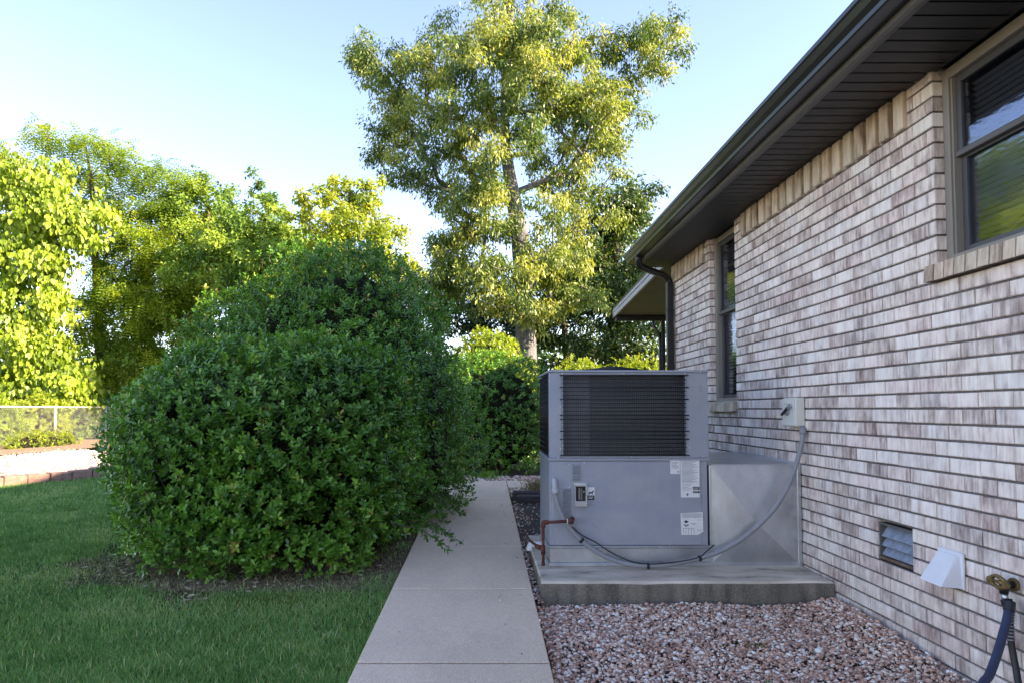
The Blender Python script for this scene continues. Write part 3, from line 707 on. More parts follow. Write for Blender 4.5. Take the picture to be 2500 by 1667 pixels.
hbuild(hb().tube(crom([(2.90, PY1 + 0.05, ze - 0.13), (2.90, PY1 + 0.04, ze - 0.26), (2.93, PY1, ze - 0.34), (2.985, PY1 - 0.03, ze - 0.44), (2.985, PY1 - 0.03, ze - 0.6), (2.985, PY1 - 0.03, 0.2)], 4), 0.024, 8), 'patio_downspout', 'gutter', pr)

#@@UNIT
# ------------------------------------------------------------------ concrete pad and packaged air conditioner
PT = 0.112
def pad():
    b = MB(); c = 0.014; x0, x1, y0, y1 = 0.362, XW - 0.004, 4.385, 6.0; z0, z1 = -0.1, PT
    N = 14; V = []; 
    ring = []
    for i in range(N): ring.append((x0 + (x1 - x0) * i / N, y0))
    for i in range(N): ring.append((x1, y0 + (y1 - y0) * i / N))
    for i in range(N): ring.append((x1 - (x1 - x0) * i / N, y1))
    for i in range(N): ring.append((x0, y1 - (y1 - y0) * i / N))
    n = len(ring); cx, cy = (x0 + x1) / 2, (y0 + y1) / 2
    def lvl(d, z, j):
        out = []
        for (x, y) in ring:
            dx = mnoise.noise(Vector((x * 7, y * 7, z * 5))) * j
            sx = (1 if x < cx else -1) * d * (1 if abs(x - x0) < 1e-6 or abs(x - x1) < 1e-6 else 0)
            sy = (1 if y < cy else -1) * d * (1 if abs(y - y0) < 1e-6 or abs(y - y1) < 1e-6 else 0)
            out.append((min(x + sx, x1), y + sy + dx, z + dx * 0.6))
        return out
    V = lvl(0, z0, 0) + lvl(0.0, z1 - 0.03, 0.010) + lvl(0.003, z1 - c, 0.008) + lvl(c, z1, 0.006)
    F = [(a * n + i, a * n + (i + 1) % n, (a + 1) * n + (i + 1) % n, (a + 1) * n + i) for a in range(3) for i in range(n)] + [tuple(range(3 * n, 4 * n))]
    return b.add(V, F)
tag(pad().build('equipment_pad', 'pad'), 'stained concrete pad carrying the air conditioner', 'concrete pad')

UX, UY, UW, UD, UH = 0.459, 4.80, 1.137, 0.75, 1.372
ac = empty('air_conditioner', (UX, UY, PT), R(0.5)); tag(ac, 'grey packaged air conditioner with dark coil grille on concrete pad', 'air conditioner')
ZR, ZS = 0.145, 0.757          # rail top, seam
def ab(b, name, m, parent=ac): return b.build(name, m, parent)
# base rail
b = MB(); b.bbox(-0.006, UW + 0.012, -0.008, UD, 0.0, 0.028, 0.004); b.bbox(0.002, UW + 0.004, -0.002, UD - 0.003, 0.028, ZR - 0.014, 0.004); b.bbox(-0.006, UW + 0.008, -0.009, UD, ZR - 0.014, ZR, 0.003)
ab(b, 'base_rail', 'galv')
ab(MB().bbox(0.0, UW - 0.012, 0.0, UD - 0.004, ZR + 0.001, ZS - 0.012, 0.005), 'lower_cabinet', 'unit')
ab(MB().bbox(0.018, UW - 0.06, -0.007, 0.002, ZR + 0.006, ZS - 0.02, 0.003), 'access_panel', 'unit')
ab(MB().bbox(-0.008, UW + 0.004, -0.010, UD, ZS - 0.012, ZS + 0.006, 0.003), 'seam_flange', 'unit')
# upper section: chamfered left corner, side coil
GX0, GX1, GZ0, GZ1 = 0.088, 0.982, 0.778, 1.358
b = MB()
b.bbox(0.0, GX0, -0.003, 0.06, ZS + 0.007, UH, 0.004)
ab(b, 'corner_post', 'unit')
ab(MB().bbox(GX1, UW, -0.003, UD, ZS + 0.007, UH, 0.004), 'upper_panel', 'unit')
b = MB(); b.bbox(GX0 + .001, GX1 - .001, -0.002, 0.05, ZS + 0.007, GZ0, 0.002); b.bbox(GX0 + .001, GX1 - .001, -0.002, 0.05, GZ1, UH, 0.002); ab(b, 'grille_frame', 'unit')
ab(MB().box(GX0 + 0.0, GX0 + 0.012, -0.006, -0.0031, GZ0, GZ1), 'grille_channel', 'unit'); ab(MB().box(GX1 - 0.012, GX1, -0.006, -0.0031, GZ0, GZ1), 'grille_channel', 'unit')
ab(MB().bbox(-0.008, UW + 0.006, -0.010, UD + 0.004, UH + 0.001, UH + 0.018, 0.004), 'top_cap', 'unit')
b = MB(); b.box(GX0 - 0.02, GX1 + 0.02, 0.055, 0.085, ZS + 0.007, UH - 0.003); b.box(0.012, 0.05, 0.062, UD - 0.05, ZS + 0.03, UH - 0.03); ab(b, 'condenser_coil', 'coil')
ab(MB().box(0.051, GX1 - 0.001, 0.2, UD - 0.06, ZS + 0.007, UH - 0.004), 'coil_interior', 'interior')
b = MB(); b.bbox(0.0, 0.05, UD - 0.05, UD, ZS + 0.007, UH, 0.004); ab(b, 'corner_post', 'unit')
# inner tube rows seen behind the fins
tb = MB()
for i in range(22):
    z = GZ0 + 0.013 + i * 0.0264
    tb.tube([(GX0 + 0.215, 0.050, z), (GX1 - 0.01, 0.050, z)], 0.0022, 5)
ab(tb, 'coil_tubes', 'frame'); ab(MB().box(GX0 - 0.002, GX0 + 0.21, 0.048, 0.0545, ZS + 0.008, UH - 0.004), 'coil_end_plate', 'coil_plate')
gd = MB()
for i in range(21):
    z = GZ0 + 0.006 + i * (GZ1 - GZ0 - 0.012) / 20
    rr = 0.0034 if i in (0, 4, 6, 9, 10, 14, 17, 20) else 0.0024
    ex = 0.014 if rr > 0.003 else -0.004; gd.tube([(GX0 - ex, -0.012, z), (GX1 + ex, -0.012, z)], rr if rr < 0.003 else 0.0042, 5)
nv = 66
for i in range(nv):
    x = GX0 + 0.012 + i * (GX1 - GX0 - 0.024) / (nv - 1)
    gd.tube([(x, -0.0085, GZ0), (x, -0.0085, GZ1)], 0.0016, 4)
for i in range(16):       # left side guard
    z = GZ0 + 0.01 + i * 0.0375; gd.tube([(-0.006, 0.062, z), (-0.006, UD - 0.05, z)], 0.002, 4)
for i in range(30):
    y = 0.075 + i * 0.021; gd.tube([(-0.004, y, GZ0), (-0.004, y, GZ1)], 0.0014, 4)
ab(gd, 'coil_guard', 'wire')
# fan guard dome on the top
fg = MB(); fc = Vector((0.53, 0.37))
def dome(r): return UH + 0.020 + 0.040 * (1 - (r / 0.30) ** 2)
for i in range(11):
    r = 0.03 + i * 0.027; fg.tube([(fc.x + r * math.cos(t), fc.y + r * math.sin(t), dome(r)) for t in np.linspace(0, 2 * math.pi, 37)], 0.0025, 4, False)
for k in range(12):
    t = k * math.pi / 6; fg.tube([(fc.x + r * math.cos(t), fc.y + r * math.sin(t), dome(r) - 0.003) for r in (0.03, 0.12, 0.21, 0.30)], 0.0028, 4)
fg.cyl((fc.x, fc.y, dome(0)), (0, 0, 1), 0.075, 0.008, 18)
ab(fg, 'fan_guard', 'wire')
# louvres
def UXl(zx): return 0.193 + zx / 893.6 - UX
def UZl(zy): return 1.6557 - zy / 893.6 - PT
lv = MB().add([(-0.029, 0, -0.0052), (0.029, 0, -0.0052), (0.027, -0.021, -0.0045), (-0.027, -0.021, -0.0045), (-0.028, 0, 0.0045), (0.028, 0, 0.0045)], [(0, 1, 2, 3), (3, 2, 5, 4), (0, 3, 4), (1, 5, 2)]).mesh('louvre', 'unit')
for (zx, za, zb, n_) in ((406, 740, 830, 6), (346, 888, 1052, 11)):
    for i in range(n_): inst('louvre', lv, ac, (UXl(zx), -0.0072, UZl(za + (zb - za) * i / (n_ - 1))))
# control box with dark opening and white flap
x0, x1, zt, zb = UXl(392), UXl(472), UZl(862), UZl(1000)
b = MB(); t_ = 0.010
b.bbox(x0, x0 + t_, -0.036, -0.007, zb, zt, .002); b.bbox(x1 - t_, x1, -0.036, -0.007, zb, zt, .002); b.bbox(x0 + t_, x1 - t_, -0.0355, -0.007, zb, zb + 0.038, .002); b.bbox(x0 + t_, x1 - t_, -0.0355, -0.007, zt - 0.012, zt, .002)
cb = ab(b, 'control_box', 'galv')
MB().box(x0 + t_, x1 - t_, -0.012, -0.0072, zb + 0.03, zt - 0.012).build('box_interior', 'ink', cb)
MB().box(x0 + 0.03, x0 + 0.042, -0.022, -0.013, zb + 0.05, zt - 0.025).box(x0 + 0.05, x0 + 0.056, -0.020, -0.013, zb + 0.045, zt - 0.03).build('switch_strip', 'frame', cb)
MB().bbox(x0 - 0.004, x1 - 0.006, -0.040, -0.008, zt, zt + 0.009, .002).build('box_flap', 'paper', cb)
# paper labels with print
def label(zx0, zx1, zy0, zy1, m='paper', lab=None, poly=None, name='label'):
    if poly: o = ab(MB().prism([(UXl(a), UZl(c)) for a, c in poly], 'y', -0.0088, -0.0074), name, m)
    else: o = ab(MB().box(UXl(zx0), UXl(zx1), -0.0088, -0.0074, UZl(zy1), UZl(zy0)), name, m)
    if lab: o['label'] = lab
    return o
def lines(par, rows, y=-0.0094, m='print', name='print'):
    b = MB()
    for (a, c, e, f) in rows: b.box(UXl(a), UXl(c), y, -0.0089, UZl(f), UZl(e))
    return b.build(name, m, par)
l1 = label(1005, 1066, 712, 797, lab='small white paper label'); lines(l1, [(1012, 1058 - (i % 3) * 6, 722 + i * 9, 724.5 + i * 9) for i in range(5)] + [(1050, 1061, 780, 787)])
l2 = label(1070, 1190, 705, 945, lab='tall white paper label with black boxes')
lines(l2, [(1078, 1182 - (i * 7 % 5) * 9, 714 + i * 7.2, 716.2 + i * 7.2) for i in range(20)] + [(1080, 1135 - (i % 3) * 8, 862 + i * 9, 864 + i * 9) for i in range(5)] + [(1108, 1116, 918, 936), (1102, 1122, 925, 929)])
lines(l2, [(1147, 1189, 878, 897), (1147, 1189, 904, 918)], m='ink', name='black_box'); lines(l2, [(1150, 1184, 884, 886.5), (1150, 1178, 890, 892), (1150, 1180, 909, 911.5)], y=-0.0100, m='paper', name='reversed_print')
l3 = label(0, 0, 0, 0, lab='torn white installation diagram label', poly=[(1067, 1044), (1207, 1038), (1210, 1160), (1196, 1168), (1176, 1180), (1070, 1180)])
lines(l3, [(1076, 1200, 1047 + i * 7, 1049.5 + i * 7) for i in range(4)] + [(1082 + i * 17, 1084 + i * 17, 1138, 1172) for i in range(5)] + [(1082, 1150, 1138, 1140), (1130, 1165, 1108, 1110), (1140, 1158, 1115, 1117), (1170, 1198, 1086, 1088), (1172, 1200, 1150, 1152)])
MB().prism([(UXl(a), UZl(c)) for a, c in [(1086, 1098), (1101, 1088), (1117, 1098), (1101, 1108)]], 'y', -0.0094, -0.0089).build('diagram', 'ink', l3)
MB().prism([(UXl(a), UZl(c)) for a, c in [(1086, 1110), (1101, 1120), (1117, 1110), (1117, 1120), (1101, 1131), (1086, 1120)]], 'y', -0.0094, -0.0089).build('diagram', 'print', l3)
l4 = label(475, 522, 880, 962, lab='small sticker with black animal silhouette above a dark band')
lines(l4, [(476, 521, 932, 961)], m='ink', name='dark_band'); lines(l4, [(481, 515, 940, 943), (481, 508, 948, 951)], y=-0.0100, m='paper', name='reversed_print')
MB().prism([(UXl(a), UZl(c)) for a, c in [(483, 928), (485, 914), (490, 910), (502, 911), (510, 904), (513, 897), (517, 901), (516, 908), (510, 916), (509, 928), (506, 928), (504, 919), (492, 919), (487, 928)]], 'y', -0.0096, -0.0089).build('animal_silhouette', 'ink', l4)
# screws
scm = MB().cyl((0, -0.003, 0), (0, 1, 0), 0.0052, 0.006, 8).mesh('screw', 'steel')
for zx, zy, yy in [(362, 738, -.008), (458, 725, -.008), (716, 160, -.004), (320, 160, -.004), (1108, 157, -.004), (292, 697, -.011), (758, 690, -.011), (1210, 685, -.011), (516, 1115, -.009), (534, 1140, -.009), (533, 1207, -.009), (274, 1250, -.009), (756, 1246, -.009), (996, 1240, -.009), (1232, 1243, -.006), (1224, 597, -.005), (308, 370, -.008), (308, 637, -.008), (1128, 630, -.008), (1205, 150, -.005), (450, 905, -.037), (362, 880, -.009)]:
    inst('screw', scm, ac, (UXl(zx), yy, UZl(zy)))
ab(MB().bbox(UXl(1195), UXl(1215), -0.0042, -0.0031, UZl(275), UZl(232), .0004), 'scuff_plate', 'conduit')

# duct plenum beside the unit
duct = empty('sheet_metal_duct', (UX + UW + 0.005, UY + 0.02, PT)); tag(duct, 'galvanised sheet metal duct box joining air conditioner to the wall', 'duct')
dx0 = UX + UW + 0.005; DW = XW - 0.012 - dx0; DH = 0.69; DD = 1.1; z0 = 0.02
cpt = (DW * 0.47, -0.034, z0 + DH * 0.44)
b = MB().add([(0.012, 0.004, z0), (DW - 0.02, 0.004, z0), (DW - 0.02, 0.004, z0 + DH), (0.012, 0.004, z0 + DH), cpt], [(0, 1, 4), (1, 2, 4), (2, 3, 4), (3, 0, 4)]); b.build('cross_broken_panel', 'galv', duct)
MB().add([(0.0, 0.004, z0 + DH), (DW, 0.004, z0 + DH + 0.005), (DW, DD, z0 + DH + 0.03), (0, DD, z0 + DH + 0.012)], [(0, 1, 2, 3)]).build('top_panel', 'galv', duct)
MB().box(0.002, DW - 0.004, 0.03, DD, z0, z0 + DH - 0.004).build('duct_body', 'galv', duct)
b = MB(); b.bbox(-0.004, 0.012, -0.010, 0.012, 0, z0 + DH + 0.002, .002); b.build('corner_flange', 'galv', duct)
MB().bbox(DW - 0.02, DW + 0.006, -0.004, 0.02, 0, z0 + DH + 0.010, .002).build('wall_flange', 'galv', duct)
MB().bbox(0.013, DW - 0.021, -0.003, 0.01, z0 + DH - 0.002, z0 + DH + 0.008, .001).build('top_flange', 'galv', duct)
MB().bbox(0.013, DW - 0.021, -0.003, 0.02, 0.0, z0 + 0.008, .001).build('bottom_flange', 'galv', duct)
MB().tube([(DW + 0.006, 0.0, z0 + DH + 0.006), (DW + 0.006, DD, z0 + DH + 0.03)], 0.010, 6).build('caulk_seam', 'conduit_light', duct)

# disconnect box on the wall
dbx = empty('disconnect_box', (XW, 4.84, 1.10)); tag(dbx, 'beige electrical disconnect box with black handle on brick wall', 'electrical box')
MB().bbox(-0.072, -0.003, -0.10, 0.10, 0.0, 0.205, .008).build('box_body', 'beige', dbx)
MB().bbox(-0.080, -0.0721, -0.094, 0.094, 0.006, 0.199, .003).build('cover', 'beige', dbx)
MB().bbox(-0.088, -0.0802, -0.055, 0.03, 0.160, 0.188, .003).build('cover_latch', 'beige', dbx)
h = MB().cyl((-0.088, 0.0, 0.105), (1, 0, 0), 0.026, 0.016, 14); hk = h.build('rotary_base', 'conduit', dbx)
o = MB().bbox(-0.112, -0.0965, -0.062, 0.05, -0.009, 0.009, .003).build('handle', 'ink', dbx); o.location = (0, 0.005, 0.105); o.rotation_euler = (R(-28), 0, 0)
o = MB().bbox(-0.109, -0.0965, -0.098, -0.055, -0.013, 0.013, .003).build('handle_grip', 'conduit', dbx); o.location = (0, 0.005, 0.105); o.rotation_euler = (R(-28), 0, 0)

# flexible conduit from unit to box
def z2w(zx, zy, Y):
    """zoomed-crop reading -> world point at depth Y"""
    s = Y / 1640.0
    return ((66 + zx / 2.613) * s, Y, CAM_Z + (149 - zy / 2.613) * s)
cpts = [(272, 905, 4.755), (281, 960, 4.755), (300, 1020, 4.755), (335, 1095, 4.75), (388, 1168, 4.745), (455, 1228, 4.74), (540, 1290, 4.735), (640, 1338, 4.725), (750, 1366, 4.715), (860, 1373, 4.71), (980, 1366, 4.71), (1100, 1345, 4.71), (1200, 1320, 4.71), (1300, 1287, 4.71), (1400, 1237, 4.71), (1500, 1168, 4.70), (1600, 1080, 4.69), (1680, 988, 4.68), (1742, 885, 4.68), (1790, 775, 4.69), (1822, 680, 4.70), (1842, 600, 4.71), (1851, 535, 4.72)]
cw = crom([z2w(*p) for p in cpts], 5)
cond = empty('flexible_conduit', cw[0][:]); tag(cond, 'long grey flexible conduit looping from air conditioner to disconnect box', 'conduit')
def rel(b, o):
    l = o.location; b.v = [(x - l.x, y - l.y, z - l.z) for x, y, z in b.v]; return b
rel(MB().tube(cw, 0.0165, 12), cond).build('conduit_sleeve', 'conduit', cond)
e0 = Vector(z2w(272, 905, 4.755))
rel(MB().tube(crom([(e0.x - 0.004, UY - 0.004, e0.z + 0.072), (e0.x - 0.004, e0.y + 0.008, e0.z + 0.066), (e0.x - 0.002, e0.y, e0.z + 0.04), (e0.x, e0.y, e0.z - 0.01)], 5), 0.020, 12), cond).build('elbow_fitting', 'conduit_light', cond)
rel(MB().cyl((e0.x, e0.y, e0.z - 0.002), (0.05, 0, 1), 0.025, 0.034, 10), cond).build('compression_nut', 'conduit_light', cond)
e1 = cw[-1]; rel(MB().cyl((e1.x, e1.y, e1.z + 0.008), (0.05, 0.1, 1), 0.023, 0.04, 10), cond).build('compression_nut', 'conduit', cond)
rel(MB().tube([e1, (e1.x + 0.004, e1.y + 0.02, 1.103)], 0.016, 10), cond).build('upper_fitting', 'conduit', cond)
for zx, zy, Y, ax in ((437, 1213, 4.742, (0.8, 0, -0.6)), (855, 1373, 4.71, (1, 0, 0)), (1183, 1326, 4.71, (1, 0, 0.3))):
    c = Vector(z2w(zx, zy, Y)); rel(MB().cyl(c, ax, 0.021, 0.018, 12), cond).build('cable_tie', 'ink', cond)
cab = crom([z2w(*p) for p in [(380, 1130, 4.75), (440, 1182, 4.742), (520, 1222, 4.745), (600, 1275, 4.735), (680, 1318, 4.72), (780, 1352, 4.70), (900, 1360, 4.695), (1040, 1348, 4.695), (1170, 1322, 4.695), (1230, 1280, 4.72), (1275, 1243, 4.755)]], 5)
tag(MB().tube(cab, 0.0045, 6).build('thermostat_cable', 'ink'), 'thin black cable hanging along the grey conduit', 'cable')

# rusty gas pipe
gp0 = Vector(z2w(195, 1372, 4.70))
gp = empty('gas_pipe', gp0[:]); tag(gp, 'rust red gas pipe at the lower left corner of the air conditioner', 'gas pipe')
def gpb(b, name, m='rust'): return rel(b, gp).build(name, m, gp)
pa, pb, pc = Vector(z2w(195, 1102, 4.70)), Vector(z2w(345, 1094, 4.70)), Vector(z2w(378, 1092, 4.70))
gpb(MB().tube([gp0 + Vector((0, 0, 0.003)), pa - Vector((0, 0, 0.02))], 0.0105, 10), 'riser')
gpb(MB().tube([pa + Vector((0.02, 0, 0)), pb], 0.0105, 10), 'run')
gpb(MB().tube(crom([pa + Vector((0, 0, -0.035)), pa + Vector((0.003, 0, -0.006)), pa + Vector((0.010, 0, 0.002)), pa + Vector((0.036, 0, 0))], 4), 0.0155, 10), 'elbow')
gpb(MB().cyl(pc - Vector((0.008, 0, 0)), (1, 0, 0), 0.021, 0.034, 8), 'union'); gpb(MB().tube([pc, pc + Vector((0.012, 0.04, 0.005)), (pc.x + 0.014, UY, pc.z + 0.005)], 0.013, 8), 'inlet')
gpb(MB().cyl(pb + Vector((0.004, 0, 0)), (1, 0, 0), 0.018, 0.006, 10), 'washer', 'paper')
tz = Vector(z2w(195, 1272, 4.70)); gpb(MB().cyl(tz, (0, 0, 1), 0.0165, 0.062, 10), 'tee'); gpb(MB().cyl(gp0 + Vector((0, 0, 0.012)), (0, 0, 1), 0.014, 0.022, 8), 'drip_cap')
br = [tz, tz + Vector((-0.035, 0.05, 0.012)), tz + Vector((-0.075, 0.35, 0.0)), tz + Vector((-0.09, 0.9, -0.02))]
gpb(MB().tube(br, 0.0105, 8), 'branch'); gpb(MB().cyl(tz + Vector((-0.030, 0.035, 0.012)), (-0.6, 0.8, 0.1), 0.0165, 0.04, 10), 'branch_fitting')
# white drain stub
o = empty('drain_pipe', (0.40, 5.35, PT)); tag(o, 'short white plastic drain pipe end behind the gas pipe', 'pipe')
MB().tube([(0.06, 0, 0.05), (-0.02, 0, 0.048)], 0.021, 12).build('pipe_stub', 'pvc', o); MB().tube(crom([(0.0, 0, 0.048), (-0.03, 0, 0.047), (-0.045, -0.005, 0.03), (-0.048, -0.008, 0.0)], 4), 0.026, 12).build('elbow', 'pvc', o)

# dryer vent hood
dv = empty('dryer_vent_hood', (XW - 0.001, 3.28, 0.375)); tag(dv, 'white plastic dryer vent hood low on the brick wall', 'vent hood')
MB().bbox(-0.014, -0.001, -0.088, 0.088, 0.0, 0.168, .003).build('back_plate', 'white', dv)
V = [(-0.0145, -0.066, 0.150), (-0.0145, 0.066, 0.150), (-0.028, -0.062, 0.152), (-0.028, 0.062, 0.152), (-0.112, -0.080, 0.012), (-0.112, 0.080, 0.012), (-0.0145, -0.080, 0.004), (-0.0145, 0.080, 0.004)]
MB().add(V, [(0, 1, 3, 2), (2, 3, 5, 4), (0, 2, 4, 6), (1, 7, 5, 3)]).build('hood', 'white', dv)
MB().bbox(-0.104, -0.02, -0.076, 0.076, 0.008, 0.012, .001).build('flap', 'frame', dv)

# hose bib, splitter and two hoses
HBY, HBZ = 2.90, 0.475
bib = empty('hose_bib', (XW, HBY, HBZ)); tag(bib, 'weathered brass outdoor tap on the brick wall', 'tap')
MB().cyl((-0.006, 0, 0.0), (1, 0, 0), 0.028, 0.011, 14).build('wall_flange', 'brass', bib)
MB().tube([(-0.002, 0, 0), (-0.030, 0, 0.0), (-0.046, 0, -0.010), (-0.052, -0.004, -0.040)], [0.014, 0.019, 0.020, 0.016], 10).build('tap_body', 'hose_black', bib)
MB().tube([(-0.030, 0, 0.0), (-0.070, 0, 0.012)], 0.009, 8).build('stem', 'brass', bib)
hw = MB(); ring = [(-0.072 - 0.004 * math.cos(3 * t), 0.043 * math.cos(t), 0.012 + 0.024 * math.sin(t)) for t in np.linspace(0, 2 * math.pi, 19)]
hw.tube(ring, 0.0085, 6, False); hw.tube([(-0.072, -0.042, 0.012), (-0.072, 0.042, 0.012)], 0.007, 6)
for q in (-0.043, 0.043): hw.cyl((-0.072, q, 0.010), (1, 0, 0), 0.017, 0.014, 9)
hw.build('wheel_handle', 'brass', bib)
MB().tube([(-0.052, -0.004, -0.036), (-0.052, -0.016, -0.062)], 0.013, 10).build('hose_connector', 'steel', bib)
MB().tube([(-0.052, -0.016, -0.058), (-0.052, -0.026, -0.080)], 0.022, 10).build('splitter', 'hose_black', bib)
def W(zx, zy, Y): # crop of the hose corner -> world
    x = 1950 + zx / 3.033; y = 1150 + zy / 3.033; s = Y / 1640
    return ((x - 1184) * s, Y, CAM_Z - (y - 999) * s)
hp = crom([W(1515, 940, 2.86), W(1500, 1010, 2.85), W(1478, 1100, 2.83), W(1440, 1220, 2.80), W(1395, 1350, 2.76), W(1345, 1470, 2.72), W(1295, 1580, 2.66), (1.92, 2.52, 0.02), (1.85, 2.30, -0.025), (1.9, 1.9, -0.035), (2.1, 1.4, -0.045)], 5)
hb_ = empty('garden_hose', hp[0][:]); tag(hb_, 'blue garden hose hanging from the brass tap', 'hose')
rel(MB().tube(hp, 0.0165, 12), hb_).build('hose_tube', 'hose_blue', hb_); rel(MB().tube(hp[:6], 0.020, 12), hb_).build('hose_collar', 'hose_black', hb_)
hp2 = crom([W(1530, 960, 2.88), W(1512, 1060, 2.87), W(1508, 1180, 2.86), W(1520, 1300, 2.85), W(1540, 1420, 2.83), W(1562, 1560, 2.80), (2.16, 2.72, -0.01), (2.12, 2.4, -0.03), (2.15, 2.0, -0.04)], 5)
h2 = empty('garden_hose', hp2[0][:]); tag(h2, 'black garden hose with spring guard beside the blue hose', 'hose')
rel(MB().tube(hp2, 0.013, 12), h2).build('hose_tube', 'hose_black', h2)
cl = MB()
for i in range(1, 12):
    p, q = hp2[i], hp2[i + 1]; cl.cyl((p + q) / 2, q - p, 0.0165, 0.005, 10)
rel(cl, h2).build('spring_guard', 'conduit', h2)

#@@PLANTS
# ------------------------------------------------------------------ shrubs
def shell(ells, n, lump=0.10, zmin=0.03, seed=1.0):
    """points and outward normals on a union of lumpy (super)ellipsoids"""
    area = np.array([(r[0] * r[1] + r[1] * r[2] + r[0] * r[2]) for c, r, p in ells]); which = rng.choice(len(ells), int(n * 1.7), p=area / area.sum())
    P = []; N = []
    for i, (c, r, p) in enumerate(ells):
        k = int((which == i).sum()); d = unit(rng.normal(size=(k, 3))); c = np.array(c); r = np.array(r)
        s = np.sum(np.abs(d) ** p, 1) ** (-1 / p)
        q = d * s[:, None]
        nn = unit(np.sign(q) * np.abs(q) ** (p - 1) / r)
        pt = c + q * r
        ok = pt[:, 2] > gzn(pt[:, 1]) + zmin
        for j, (c2, r2, p2) in enumerate(ells):
            if j != i: ok &= np.sum(np.abs((pt - np.array(c2)) / np.array(r2)) ** p2, 1) > 0.93
        P.append(pt[ok]); N.append(nn[ok])
    P = np.concatenate(P); N = np.concatenate(N)
    idx = rng.permutation(len(P))[:n]; P = P[idx]; N = N[idx]
    h = fbm(P, 1.6, seed) * lump + fbm(P, 4.5, seed + 3) * lump * 0.65
    return P + N * h[:, None], N
def frame(A):
    ref = np.where(np.abs(A[:, 2:3]) < 0.9, np.array([[0, 0, 1.0]]), np.array([[1.0, 0, 0]]))
    U = unit(np.cross(A, ref)); return U, np.cross(A, U)
def sprigs(P, A, k, L, W, spread=(35, 78), rbase=None, rvar=0.25):
    """rosettes of k leaves at each tip P with axis A"""
    U, V = frame(A); n = len(P)
    Ps, Ds, Ns, Ls, Ws, Rs = [], [], [], [], [], []
    rb = rng.random(n) if rbase is None else rbase
    for j in range(k):
        az = j * 2.39996 + rng.random(n) * 0.7 + np.arange(n)
        t = np.radians(spread[0] + (spread[1] - spread[0]) * (j / max(k - 1, 1)) + rng.normal(0, 9, n))
        rad = U * np.cos(az)[:, None] + V * np.sin(az)[:, None]
        D = A * np.cos(t)[:, None] + rad * np.sin(t)[:, None]
        Nn = A * np.sin(t)[:, None] - rad * np.cos(t)[:, None]
        sc = 0.75 + 0.45 * rng.random(n)
        Ps.append(P - A * (0.012 + 0.05 * j / k)[..., None] if np.ndim(j / k) else P - A * (0.05 * j / k)); Ds.append(D); Ns.append(Nn + rng.normal(0, 0.18, (n, 3)))
        Ls.append(L * sc); Ws.append(W * sc); Rs.append(np.clip(rb * 0.75 + rvar * rng.random(n), 0.002, 1))
    return [np.concatenate(a) for a in (Ps, Ds, Ns, Ls, Ws, Rs)]
def core(ells, k, parent, name='core_shade'):  # solid dark blob standing in for the shade inside a shrub
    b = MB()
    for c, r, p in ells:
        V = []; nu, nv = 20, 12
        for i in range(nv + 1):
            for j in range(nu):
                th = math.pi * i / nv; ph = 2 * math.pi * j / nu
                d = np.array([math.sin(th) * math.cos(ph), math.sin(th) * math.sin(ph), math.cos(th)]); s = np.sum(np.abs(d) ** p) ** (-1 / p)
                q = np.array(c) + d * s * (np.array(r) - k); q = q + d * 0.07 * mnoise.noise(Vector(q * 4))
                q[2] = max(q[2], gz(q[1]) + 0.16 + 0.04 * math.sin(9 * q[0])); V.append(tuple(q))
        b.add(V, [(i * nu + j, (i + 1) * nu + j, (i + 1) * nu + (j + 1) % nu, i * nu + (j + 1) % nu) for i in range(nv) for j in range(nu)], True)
    o = rel(b, parent).build(name, 'core', parent); return o
